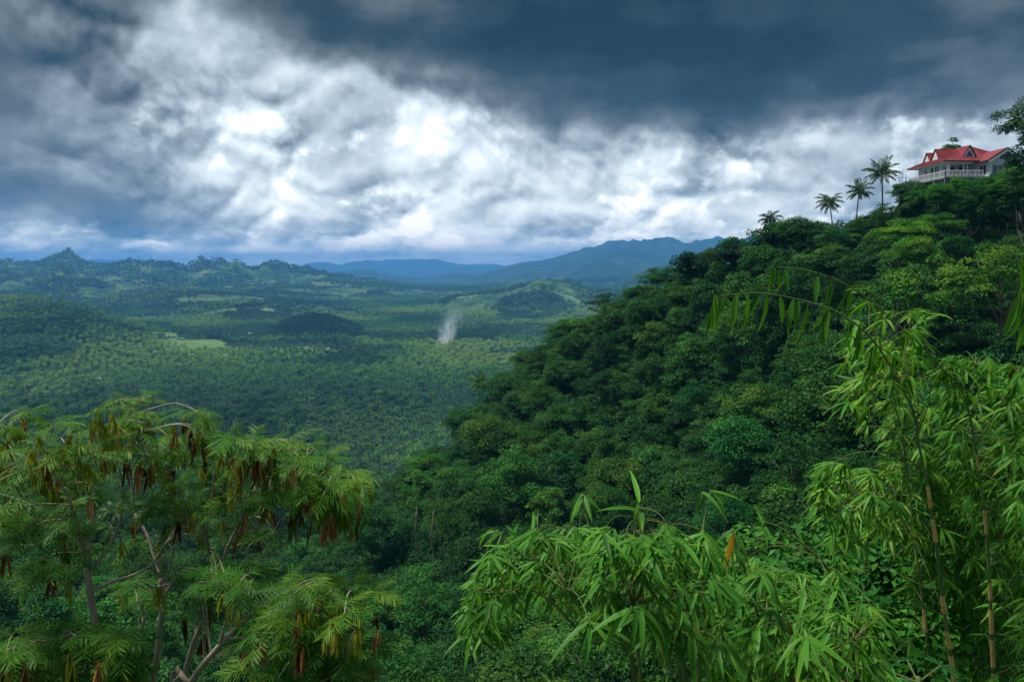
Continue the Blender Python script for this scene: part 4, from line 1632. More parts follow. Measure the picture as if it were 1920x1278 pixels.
    wall_y(79.75, 129.1, 141.4, 12.0, 16.7, [])
    wall_x(141.4, 70.52, 79.83, FZ, EZ, [])
    for x in (75.45, 79.7):
        box('column', x - 0.16, x + 0.16, 128.72, 128.9, 12.0, 16.6, 'house_trim')
    # wing gable triangle with a louvred vent
    MB().slab([W(79.75, 129.07, 16.7), W(75.45, 129.07, 16.7), W(77.6, 129.07, 18.15)], 0.14).obj('gable_wall', M['house_white'], H)
    v = box('vent', 77.0, 78.15, 128.86, 128.9, 16.95, 17.6, 'house_dark')
    for k in range(3):
        MB().box(W(77.575, 128.84, 17.08 + 0.2 * k), (1.15, 0.03, 0.035)).obj('slat', M['house_trim'], v)
    # roofs, with standing ribs laid on the sheets
    RF = MB()
    ax, ay, az = 76.2, 137.0, 20.0
    x0, x1, y0, y1 = 69.2, 81.2, 130.7, 142.8
    e0, e1, e2, e3 = (x0, y0, EZ), (x1, y0, EZ), (x1, y1, EZ), (x0, y1, EZ)
    ap1, ap2 = (ax - 0.6, ay, az), (ax + 0.6, ay, az)

    def ribs(b, p0, p1, q0, q1, n):
        """ribs from the eave line p0-p1 up to the line q0-q1"""
        p0, p1, q0, q1 = (Vector(W(*q)) for q in (p0, p1, q0, q1))
        for k in range(1, n):
            t = k / n
            a, c = p0.lerp(p1, t), q0.lerp(q1, t)
            b.tube([a + Vector((0, 0, 0.03)), c + Vector((0, 0, 0.03))], 0.035, 4)
    RF.slab([W(*e0), W(*e1), W(*ap2), W(*ap1)], 0.12)
    RF.slab([W(*e1), W(*e2), W(*ap2)], 0.12)
    RF.slab([W(*e2), W(*e3), W(*ap1), W(*ap2)], 0.12)
    RF.slab([W(*e3), W(*e0), W(*ap1)], 0.12)
    roof = RF.obj('roof', M['house_roof'], H)
    rb = MB()
    ribs(rb, e0, e1, ap1, ap2, 20)
    ribs(rb, e3, e0, ap1, ap1, 20)
    rb.tube([W(*e0), W(*ap1)], 0.08, 5)
    rb.tube([W(*e1), W(*ap2)], 0.08, 5)
    rb.tube([W(*e3), W(*ap1)], 0.08, 5)
    rb.tube([W(*ap1), W(*ap2)], 0.08, 5)
    rb.obj('rib', M['house_roof'], roof)
    fs = MB()
    fs.box(W((x0 + x1) / 2, y0 - 0.03, EZ - 0.1), (x1 - x0 + 0.1, 0.06, 0.2))
    fs.box(W(x0 - 0.03, (y0 + y1) / 2, EZ - 0.103), (0.06, y1 - y0 + 0.1, 0.2))
    fs.obj('fascia', M['house_roof'], roof)
    MB().box(W((x0 + x1) / 2, (y0 + y1) / 2, EZ - 0.16), (x1 - x0 - 0.1, y1 - y0 - 0.1, 0.05)).obj('soffit', M['house_trim'], roof)
    # wing roof: ridge runs back into the main roof
    wx0, wx1, wr, wz, we = 74.6, 80.6, 77.6, 18.5, 16.55
    wy0, wy1 = 128.0, 135.0
    wing = MB()
    wing.slab([W(wx0, wy0, we), W(wr, wy0, wz), W(wr, wy1, wz), W(wx0, wy1, we)][::-1], 0.12)
    wing.slab([W(wr, wy0, wz), W(wx1, wy0, we), W(wx1, wy1, we), W(wr, wy1, wz)][::-1], 0.12)
    wo = wing.obj('wing_roof', M['house_roof'], H)
    rb = MB()
    ribs(rb, (wx0, wy0, we), (wx0, wy1, we), (wr, wy0, wz), (wr, wy1, wz), 12)
    ribs(rb, (wx1, wy0, we), (wx1, wy1, we), (wr, wy0, wz), (wr, wy1, wz), 12)
    rb.tube([W(wr, wy0 - 0.05, wz + 0.03), W(wr, wy1, wz + 0.03)], 0.09, 5)
    rb.obj('rib', M['house_roof'], wo)
    bb = MB()                                                   # white barge boards under the verge
    bb.slab([W(wx0, wy0 + 0.05, we - 0.14), W(wr, wy0 + 0.05, wz - 0.14), W(wr, wy0 + 0.05, wz - 0.5), W(wx0 + 0.3, wy0 + 0.05, we - 0.36)], 0.1)
    bb.slab([W(wr, wy0 + 0.056, wz - 0.14), W(wx1, wy0 + 0.056, we - 0.14), W(wx1 - 0.3, wy0 + 0.056, we - 0.36), W(wr, wy0 + 0.056, wz - 0.5)], 0.1)
    bb.obj('barge_board', M['house_trim'], wo)
    # front dormer: steep triangle with a dark pane
    def dormer(cx, yf, yb, z0, h, hw, along='y'):
        def D(a, d, z):
            return W(cx + a, d, z) if along == 'y' else W(d, cx - a, z)
        b = MB()
        k = 0.24
        b.slab([D(-hw - k, yf - 0.25, z0 - 0.2), D(0, yf - 0.25, z0 + h + 0.2), D(0, yb, z0 + h + 0.2), D(-hw - k, yb, z0 - 0.2)][::-1], 0.1)
        b.slab([D(0, yf - 0.25, z0 + h + 0.2), D(hw + k, yf - 0.25, z0 - 0.2), D(hw + k, yb, z0 - 0.2), D(0, yb, z0 + h + 0.2)][::-1], 0.1)
        o = b.obj('dormer', M['house_roof'], H)
        b = MB()
        b.slab([D(hw, yf, z0), D(-hw, yf, z0), D(0, yf, z0 + h)], 0.1)
        b.obj('gable', M['house_white'], o)
        return o, D
    o, D = dormer(74.0, 132.35, 136.0, 17.55, 1.75, 1.05)
    b = MB()
    b.slab([D(0.55, 132.21, 17.8), D(-0.55, 132.21, 17.8), D(0, 132.21, 18.8)], 0.03)
    b.obj('pane', M['house_glass'], o)
    MB().box(D(0, 132.2, 17.6), (2.3, 0.16, 0.12)).obj('sill', M['house_trim'], o)
    dormer(136.9, 71.0, 76.0, 17.6, 1.75, 1.25, along='x')
    dormer(140.0, 71.2, 76.0, 17.6, 1.55, 1.2, along='x')
    # terrace railing: top rail, posts and balusters
    def rail(p0, p1, n):
        p0, p1 = Vector(W(*p0)), Vector(W(*p1))
        r = MB()
        r.tube([p0 + Vector((0, 0, 1.0)), p1 + Vector((0, 0, 1.0))], 0.05, 6)
        r.tube([p0 + Vector((0, 0, 0.12)), p1 + Vector((0, 0, 0.12))], 0.035, 6)
        o = r.obj('railing', M['house_trim'], H)
        for k in range(n + 1):
            q = p0.lerp(p1, k / n)
            th = 0.10 if k % 6 == 0 else 0.05
            MB().box(q + Vector((0, 0, 0.5)), (th, th, 1.0)).obj('baluster', M['house_trim'], o)
    rail((69.15, 130.15, FZ), (75.2, 130.15, FZ), 30)
    rail((69.15, 130.15, FZ), (69.15, 142.0, FZ), 42)
    return H


build_house()


def pole(name, u, v0, v1, Y, r0, label, cat):
    a, b = P(u, v1, Y), P(u, v0, Y)
    a.z = min(a.z, gz(a.x, a.y))
    t = empty(name, a)
    tag(t, label, cat)
    MB().tube([(0, 0, -0.3), (0, 0, b.z - a.z)], [r0, r0 * 0.6], 6).obj('pole', M['house_metal'], t)
    q = MB()
    for k in range(3):
        q.tube([(-0.5 + 0.12 * k, 0, b.z - a.z - 0.1 - 0.22 * k), (0.5 - 0.12 * k, 0, b.z - a.z - 0.1 - 0.22 * k)], 0.014, 4)
    q.obj('crossbar', M['house_metal'], t)
    return t


pole('antenna_mast', 1717, 302, 352, 133, 0.035, 'thin antenna mast at the left end of the house terrace', 'antenna')
pole('flag_pole', 1761, 296, 352, 128, 0.03, 'thin bare pole rising in front of the house corner', 'pole')

# bushes and trees close round the house
for (u, v, Y, i, sc, tint, lab) in [
    (1800, 352, 124, 5, 0.62, (1.3, 1.25, 0.8), 'fresh green bush in front of the middle of the house terrace'),
    (1755, 366, 126, 7, 0.55, (0.9, 1.0, 0.9), 'leafy bush below the left half of the house terrace'),
    (1722, 372, 128, 5, 0.5, (0.8, 0.95, 0.9), 'dark bush under the left corner of the terrace'),
    (1848, 353, 122, 0, 0.5, (0.75, 0.95, 0.8), 'dark bushy tree covering the foot of the gabled wing'),
    (1884, 353, 119, 4, 0.5, (0.8, 0.95, 0.8), 'dark leafy bush before the windows of the gabled wing'),
    (1912, 338, 122, 0, 0.6, (0.85, 1.0, 0.75), 'dense bush at the right corner of the house'),
    (1690, 362, 134, 5, 0.6, (0.7, 0.85, 0.85), 'dark shrub between the tall palm and the house'),
    (1775, 372, 122, 0, 0.6, (1.0, 1.05, 0.85), 'rounded green bush lower down in front of the house'),
    (1825, 374, 120, 1, 0.6, (0.9, 1.0, 0.85), 'dense green bush under the right part of the terrace'),
    (1779, 282, 151, 2, 0.46, (0.6, 0.7, 0.7), 'flat-topped tree whose crown shows just above the red roof'),
]:
    t = place_tree_at(i, P(u, v, Y), rnd.uniform(0, 6.28), sc, lab, tint, name='bush' if Y < 140 else 'tree')
    if Y < 140:
        t['category'] = 'bush'
# thin tree with one tuft above the roof
p = P(1787, 263, 152)
t = empty('tufted_tree', (p.x, p.y, 12.0))
tag(t, 'thin tree with a small ragged tuft high above the red roof', 'tree')
MB().tube([(-0.3, 0, -0.5), (-0.25, 0, 6), (-0.1, 0, p.z - 13.4), (0, 0, p.z - 12.2)], [0.14, 0.12, 0.07, 0.04], 6).obj('trunk', M['bark_forest'], t)
mesh_obj('crown', CROWNS[5][0], t, loc=(0.2, 0, p.z - 12), scale=(0.3, 0.3, 0.22), color=(0.7, 0.8, 0.7))
# the big dark tree cut off by the right edge of the picture
place_tree_at(1, P(1936, 236, 104), 1.0, 0.95, 'tall dark tree cut off by the right edge beside the house', (0.5, 0.58, 0.48))
place_tree_at(3, P(1944, 292, 103), 2.0, 0.95, 'dark draped tree at the right edge below the tall cut-off one', (0.5, 0.58, 0.48))
place_tree_at(1, P(1942, 350, 101), 3.0, 0.9, 'dark dense tree lowest of the three at the right edge', (0.55, 0.65, 0.5))
# wispy shrub left of the house
t = empty('wispy_shrub', P(1692, 350, 137))
tag(t, 'wispy pale shrub of bare upright stems left of the house', 'shrub')
b = MB()
for k in range(7):
    a = rnd.uniform(-0.5, 0.5)
    h = rnd.uniform(1.6, 3.4)
    b.tube([(a, 0, -2.5), (a * 1.3, 0.1, h * 0.5), (a * 1.6 + rnd.uniform(-0.2, 0.2), 0.1, h)], [0.03, 0.025, 0.012], 4)
    for q in range(4):
        z = h * rnd.uniform(0.4, 1.0)
        b.tube([(a * 1.4, 0.1, z), (a * 1.4 + rnd.uniform(-0.6, 0.6), rnd.uniform(-0.3, 0.5), z + rnd.uniform(0.0, 0.25))], [0.018, 0.02], 4)
b.obj('stem', M['bark_palm'], t)

# ------------------------------------------------------------------ foreground: feathery podded trees on the left
def feather_leaf(name, seed, pairs=8, nl=5):
    """twice-pinnate leaf along +X, length 1, in the XY plane and arching down"""
    r = np.random.default_rng(seed)
    V, F, T = [], [], []

    def tri(a, b, c, d, t):
        k = len(V)
        V.extend([a, b, c, d])
        F.append([k, k + 1, k + 2, k + 3])
        T.extend([t] * 4)
    bend = r.uniform(0.16, 0.42)

    def ax(t):
        return np.array([t * (1 - 0.1 * bend), 0.04 * math.sin(3 * t + seed), -bend * t * t])
    for k in range(6):
        a, b = ax(k / 6), ax((k + 1) / 6)
        w = 0.010 * (1.2 - k / 6)
        tri(a + [0, w, 0], a - [0, w, 0], b - [0, w * 0.8, 0], b + [0, w * 0.8, 0], 0.95)
    for k in range(pairs):
        t = 0.22 + 0.76 * k / (pairs - 1)
        o = ax(t)
        L = 0.46 * (0.75 + 0.35 * math.sin(math.pi * (k + 0.8) / (pairs + 0.6)))
        for s in (-1, 1):
            an = math.radians(62 - 24 * k / pairs) + r.normal(0, 0.09)
            d = np.array([math.cos(an), s * math.sin(an), -0.10 - 0.35 * r.random()])
            d /= np.linalg.norm(d)
            sd = np.cross(d, [0, 0, 1.0])
            sd /= np.linalg.norm(sd)
            tn = float(np.clip(0.45 + r.normal(0, 0.16), 0, 1))
            # pinna: a narrow comb of leaflets, too fine to part at this distance, with a toothed edge
            for q in range(nl):
                f0, f1 = q / nl, (q + 1) / nl
                p0 = o + d * L * f0 + np.array([0, 0, -0.12 * f0 * f0 * L])
                p1 = o + d * L * f1 + np.array([0, 0, -0.12 * f1 * f1 * L])
                w0 = 0.036 * math.sin(math.pi * (0.12 + 0.84 * (f0 + f1) / 2)) ** 0.7
                for s2 in (-1, 1):
                    e = sd * s2 + d * 0.55
                    tri(p0, p0 + e * w0 * 0.75, p1 + e * w0 * 0.35, p1, tn + 0.05 * s2 + 0.03 * (q % 2))
    return np_mesh(name, np.array(V), np.array(F), M['leaf_feather'], tone=T)


def pod_cluster(name, seed, mat, n=11):
    """flat pods about 15 cm long hanging from one stalk; origin at the top"""
    r = np.random.default_rng(seed)
    V, F, T = [], [], []
    for k in range(n):
        a = r.uniform(0, 6.28)
        sp = r.uniform(0.02, 0.22)
        L = r.uniform(0.11, 0.185)
        w = r.uniform(0.0062, 0.0098)
        tn = float(np.clip(r.normal(0.45, 0.25), 0, 1))
        d = np.array([math.cos(a) * sp, math.sin(a) * sp, -1.0])
        d /= np.linalg.norm(d)
        s = np.cross(d, unit(1, r)[0])
        s /= np.linalg.norm(s)
        tw = np.cross(s, d)
        b = len(V)
        p = np.array([math.cos(a), math.sin(a), 0]) * r.uniform(0, 0.012) + np.array([0, 0, -r.uniform(0.0, 0.03)])
        prof = [0.25, 0.85, 1.0, 0.95, 0.7, 0.12]
        for j in range(6):
            t = j / 5
            c = p + d * (0.02 + L * t) + tw * 0.018 * math.sin(2.2 * t + a)
            tt = s * math.cos(0.5 * t) + tw * math.sin(0.5 * t)
            V.append(c + tt * w * prof[j])
            V.append(c - tt * w * prof[j])
            T += [tn, tn]
        for j in range(5):
            F.append([b + 2 * j, b + 2 * j + 1, b + 2 * j + 3, b + 2 * j + 2])
    return np_mesh(name, np.array(V), np.array(F), M[mat], tone=T, smooth=True)


FEATHER = [feather_leaf('feather_leaf', 400 + i, 9 + i % 3) for i in range(5)]
def low_arrays(seed):
    me = feather_leaf('feather_leaf_low', seed, 8, 4)
    co = np.empty(len(me.vertices) * 3, np.float32)
    me.vertices.foreach_get('co', co)
    tn = np.empty(len(me.vertices), np.float32)
    me.attributes['tone'].data.foreach_get('value', tn)
    fc = np.array([list(q.vertices) for q in me.polygons])
    bpy.data.meshes.remove(me)
    return co.reshape(-1, 3), fc, tn


FEATHER_LOW = [low_arrays(450 + i) for i in range(3)]
PODS_G = [pod_cluster('pods_green', 420 + i, 'pod_green', 7 + 2 * i) for i in range(3)]
PODS_B = [pod_cluster('pods_brown', 430 + i, 'pod_brown', 7 + 3 * i) for i in range(3)]


def aim(d, n, loc, s):
    """matrix that lays a leaf (along +X, face +Z) in direction d with face n"""
    d = Vector(d).normalized()
    y = Vector(n).cross(d)
    if y.length < 1e-4:
        y = Vector((0, 1, 0)).cross(d)
    y.normalize()
    z = d.cross(y)
    m = Matrix((d, y, z)).transposed() * s
    return Matrix.Translation(loc) @ m.to_4x4()


def smooth_path(pts, n=4):
    """Catmull-Rom through the given points"""
    pts = [Vector(p) for p in pts]
    q = [pts[0] * 2 - pts[1]] + pts + [pts[-1] * 2 - pts[-2]]
    out = []
    for i in range(1, len(q) - 2):
        for k in range(n):
            t = k / n
            a, b, c, d = q[i - 1], q[i], q[i + 1], q[i + 2]
            out.append(0.5 * ((2 * b) + (c - a) * t + (2 * a - 5 * b + 4 * c - d) * t * t + (3 * b - a - 3 * c + d) * t ** 3))
    out.append(pts[-1])
    return out


def part_obj(name, me, parent, mw, color=None):
    """a part placed by its world matrix under an unrotated thing"""
    o = bpy.data.objects.new(name, me)
    COL.objects.link(o)
    o.parent = parent
    m = mw.copy()
    m.translation = m.translation - parent.location
    o.matrix_local = m
    if color is not None:
        o.color = tuple(color) + (1.0,)
    return o


def feather_tree(label, seed, trunk, branches, tips, fill, Y0=5.5, r0=0.030, depth=0.7, lift=1.0):
    r = random.Random(seed)
    foot = P(trunk[0][0], trunk[0][1], Y0)
    foot.z = gz(foot.x, foot.y) - 0.05
    T = empty('podded_tree', foot)
    tag(T, label, 'tree', 'podded feathery trees')
    tp = [P(u, v, Y0) for u, v in trunk]
    low = Vector((tp[0].x, tp[0].y, foot.z - 0.2))
    tw = smooth_path([low] + tp, 4)
    n = len(tw)
    MB().tube([p - foot for p in tw], [r0 * (1.25 - 0.5 * i / n) for i in range(n)], 9).obj('trunk', M['bark_grey'], T, smooth=True)
    nodes = [(p, r0 * 0.7) for p in tw[n // 2:]]
    bends = {}
    for bi, br in enumerate(branches):
        dy = r.uniform(-0.5, 0.5) * depth
        pts = []
        for i, (u, v) in enumerate(br):
            pts.append(P(u, v, Y0 + dy * min(1, i / max(1, len(br) - 1) * 1.5)))
        # start exactly on an existing limb
        best = min(nodes, key=lambda q: (q[0] - pts[0]).length)
        pts[0] = best[0]
        sp = smooth_path(pts, 4)
        m = len(sp)
        rr = min(best[1], r0 * 0.62)
        MB().tube([p - foot for p in sp], [max(0.0035, rr * (1 - 0.78 * i / m)) for i in range(m)], 7).obj('branch', M['bark_grey'], T, smooth=True)
        nodes += [(p, max(0.004, rr * (1 - 0.78 * i / m))) for i, p in enumerate(sp)]
    ends = [(u, v, True) for u, v in tips]
    for (u0, v0, u1, v1, k) in fill:
        ends += [(r.uniform(u0, u1), r.uniform(v0, v1), False) for _ in range(k)]
    nleaf = 0
    more = []
    tw_b = MB()
    for (u, v, outer) in ends:
        c = P(u, v, Y0 + r.uniform(-1, 1) * depth)
        best = min(nodes, key=lambda q: (q[0] - c).length + (0.25 if q[0].z > c.z else 0))
        a = best[0]
        dist = (c - a).length
        if dist > 1.5:
            continue
        mid = a.lerp(c, 0.55) + Vector((0, 0, 0.10 * dist))
        sp = smooth_path([a, mid, c], 4)
        tw_b.tube([p - foot for p in sp], [0.0055 * (1 - 0.6 * i / len(sp)) for i in range(len(sp))], 5)
        grow = (c - mid)
        grow = grow.normalized() if grow.length > 1e-4 else Vector((0, 0, 1))
        k = r.randint(8, 11) if outer else r.randint(5, 8)
        for q in range(k):
            az = q * 2.4 + r.uniform(-0.4, 0.4)
            out = Vector((math.cos(az), math.sin(az), 0)) * r.uniform(0.6, 1.0) + grow * 0.45 + Vector((0, 0, r.uniform(-0.35, 0.40) * lift))
            at = c + grow * r.uniform(-0.13, 0.02)
            s = r.uniform(0.12, 0.19)
            up = Vector((r.uniform(-0.3, 0.3), r.uniform(-0.5, 0.1), 1.0))
            warm = r.uniform(0.9, 1.5) if outer else r.uniform(0.7, 1.1)
            if nleaf < 300:
                part_obj('leaf', FEATHER[r.randrange(5)], T, aim(out, up, at, s), (warm, 1.0 if outer else 0.85, 0.85))
            else:
                more.append((aim(out, up, at, s), r.randrange(3)))
            nleaf += 1
        pr = r.random()
        if outer:
            cnt = r.choice([4, 5, 6, 7])
            brown = r.random() < 0.55
        else:
            cnt = 1 if pr < 0.4 else 0
            brown = r.random() < 0.5
        for q in range(cnt):
            me = (PODS_B if brown else PODS_G)[r.randrange(3)]
            at = c + grow * r.uniform(-0.14, 0.02) + Vector((r.uniform(-0.11, 0.11), r.uniform(-0.22, 0.02), r.uniform(-0.09, 0.01)))
            m = Matrix.Translation(at) @ Matrix.Rotation(r.uniform(0, 6.28), 4, 'Z') @ Matrix.Rotation(r.uniform(-0.18, 0.18), 4, 'X') @ Matrix.Scale(r.uniform(0.72, 1.1), 4)
            part_obj('seed_pods', me, T, m)
            if r.random() < 0.45:
                brown = not brown
    tw_b.obj('twigs', M['twig'], T, smooth=True)['kind'] = 'stuff'
    if more:
        V, F, Tn = [], [], []
        nv = 0
        for mw, k in more:
            co, fc, tn = FEATHER_LOW[k]
            mm = np.array(mw)
            V.append(co @ mm[:3, :3].T + mm[:3, 3] - np.array(foot))
            F.append(fc + nv)
            Tn.append(np.clip(tn + r.uniform(-0.25, 0.3), 0, 1))
            nv += len(co)
        o = mesh_obj('foliage', np_mesh('foliage', np.concatenate(V), np.concatenate(F), M['leaf_feather'], tone=np.concatenate(Tn)), T)
        o['kind'] = 'stuff'
    print('feather leaves', nleaf)
    return T


feather_tree('feathery tree with dark brown pod clusters, leftmost of the podded trees', 1,
             [(222, 1345), (207, 1278), (187, 1205), (173, 1135), (166, 1090), (163, 1062)],
             [[(163, 1062), (150, 1010), (140, 960), (110, 900), (62, 835)], [(166, 1078), (200, 1030), (225, 975), (232, 920), (222, 870)],
              [(163, 1062), (170, 1000), (175, 940), (150, 880), (115, 820)], [(150, 1010), (90, 965), (30, 935), (-40, 915)], [(110, 900), (50, 880), (0, 850), (-30, 820)], [(168, 1105), (205, 1092), (255, 1075), (300, 1048), (330, 1020)], [(150, 1010), (120, 985), (95, 990), (80, 1020)]],
             [(12, 800), (60, 768), (112, 792), (130, 835), (172, 806), (-5, 850), (42, 842), (90, 885), (150, 880), (190, 845), (25, 905), (100, 935), (120, 1005), (215, 830), (-20, 960)],
             [(0, 830, 220, 1000, 28), (-20, 900, 140, 1080, 16)], Y0=5.4, r0=0.026)
feather_tree('slender feathery tree with the highest pod-laden twigs, behind the leftmost one', 2,
             [(290, 1345), (293, 1255), (300, 1180), (306, 1120), (302, 1082)],
             [[(302, 1082), (288, 1040), (275, 1000), (252, 960), (246, 900), (243, 840), (240, 775)], [(305, 1125), (314, 1085), (326, 1030), (334, 990), (340, 900), (346, 800)],
              [(288, 1040), (320, 1010), (365, 998)], [(246, 900), (265, 840), (272, 780), (268, 745)], [(340, 900), (365, 840), (380, 790)], [(303, 1090), (280, 1140), (255, 1200), (222, 1275)], [(334, 990), (350, 965), (385, 955)], [(306, 1120), (330, 1085), (372, 1060)]],
             [(203, 758), (238, 745), (272, 738), (300, 778), (242, 800), (352, 772), (384, 778), (350, 815), (320, 845), (280, 858), (392, 805), (255, 772), (225, 790)],
             [(200, 790, 400, 960, 32), (240, 900, 400, 1000, 9), (240, 1060, 330, 1140, 7)], Y0=6.1, r0=0.025)
feather_tree('forked feathery tree spreading yellowish pods to the right above the plain', 3,
             [(325, 1345), (345, 1270), (365, 1200), (400, 1120), (413, 1072)],
             [[(413, 1072), (392, 1030), (388, 990), (396, 940), (402, 880)], [(413, 1072), (425, 1030), (445, 990), (470, 962), (500, 932), (560, 905), (640, 895)],
              [(458, 975), (458, 945), (442, 900), (432, 850)], [(470, 962), (520, 920), (560, 870), (590, 840)], [(500, 932), (560, 920), (620, 925), (655, 905)], [(445, 990), (480, 900), (510, 850)], [(392, 1030), (375, 1000), (340, 985)], [(425, 1030), (470, 1015), (500, 1018)]],
             [(430, 822), (470, 836), (505, 846), (540, 822), (580, 832), (612, 862), (650, 882), (666, 900), (640, 930), (600, 895), (560, 872), (520, 880), (452, 872), (412, 852), (655, 950), (625, 945), (402, 905)],
             [(400, 840, 640, 930, 30), (400, 920, 540, 1000, 11), (370, 1060, 430, 1120, 6), (560, 900, 670, 980, 12)], Y0=5.8, r0=0.022)
feather_tree('low feathery tree leaning right with bright green pods near the bottom', 4,
             [(330, 1360), (358, 1278), (410, 1212), (470, 1152), (535, 1109)],
             [[(535, 1109), (590, 1100), (660, 1105)], [(425, 1195), (480, 1198), (540, 1211), (575, 1230), (625, 1222)], [(410, 1212), (430, 1150), (460, 1110), (475, 1085)],
              [(535, 1109), (600, 1140), (670, 1175)], [(575, 1230), (610, 1260), (650, 1275)]],
             [(620, 1085), (662, 1100), (695, 1112), (604, 1125), (645, 1152), (685, 1182), (606, 1182), (640, 1232), (595, 1255), (545, 1165), (690, 1230), (560, 1095)],
             [(440, 1080, 700, 1270, 36), (360, 1060, 470, 1140, 12), (500, 1180, 720, 1300, 24)], Y0=5.2, r0=0.02)
feather_tree('bushy feathery sapling with yellow-green pods in the bottom left corner', 5,
             [(70, 1420), (76, 1340), (84, 1290)],
             [[(84, 1290), (100, 1250), (110, 1205)], [(84, 1290), (50, 1260), (10, 1235)], [(84, 1290), (150, 1270), (215, 1255)]],
             [(62, 1200), (112, 1192), (152, 1222), (42, 1240), (100, 1250), (5, 1225), (205, 1262), (232, 1258), (20, 1270)],
             [(-10, 1190, 250, 1290, 40)], Y0=4.9, r0=0.018, depth=0.45)

# ------------------------------------------------------------------ foreground: bamboo
def bamboo_leaf(name, droop, seed, mat='leaf_bamboo', wid=0.062, tip=0.0):
    """lanceolate leaf along +X, length 1"""
    r = np.random.default_rng(seed)
    V, F, T = [], [], []
    st = [0.0, 0.06, 0.22, 0.45, 0.70, 0.88, 1.0]
    wd = [0.12, 0.55, 0.95, 1.0, 0.72, 0.36, 0.02]
    for t, w in zip(st, wd):
        z = -droop * t * t
        x = t * (1 - 0.25 * droop * t)
        y = 0.03 * math.sin(2.5 * t + seed)
        h = w * wid
        V += [(x, y + h, z + 0.35 * h), (x, y, z), (x, y - h, z + 0.35 * h)]
        e = 0.48 + (0.12 if t > 0.93 else 0) + tip * max(0.0, (t - 0.62) / 0.38)
        T += [e + 0.05, e - 0.06, e + 0.05]
    for k in range(len(st) - 1):
        a = 3 * k
        F += [[a, a + 1, a + 4, a + 3], [a + 1, a + 2, a + 5, a + 4]]
    return np_mesh(name, np.array(V), np.array(F), M[mat], tone=T, smooth=True)


BAM = [bamboo_leaf('bamboo_leaf', d, 500 + i, wid=0.055) for i, d in enumerate((0.10, 0.22, 0.36, 0.50))]
BAM += [bamboo_leaf('bamboo_leaf', 0.3, 510, wid=0.055, tip=0.9), bamboo_leaf('bamboo_leaf', 0.16, 511, wid=0.07)]
BAM_WIDE = [bamboo_leaf('bamboo_leaf_wide', d, 515 + i, wid=0.088, tip=tp) for i, (d, tp) in enumerate(((0.06, 0.0), (0.16, 0.5), (0.10, 0.0)))]
BAM_DRY = bamboo_leaf('bamboo_leaf_dry', 0.25, 520, 'leaf_dry')
BAM_OR = bamboo_leaf('bamboo_leaf_orange', 0.15, 521, 'leaf_orange', 0.075)


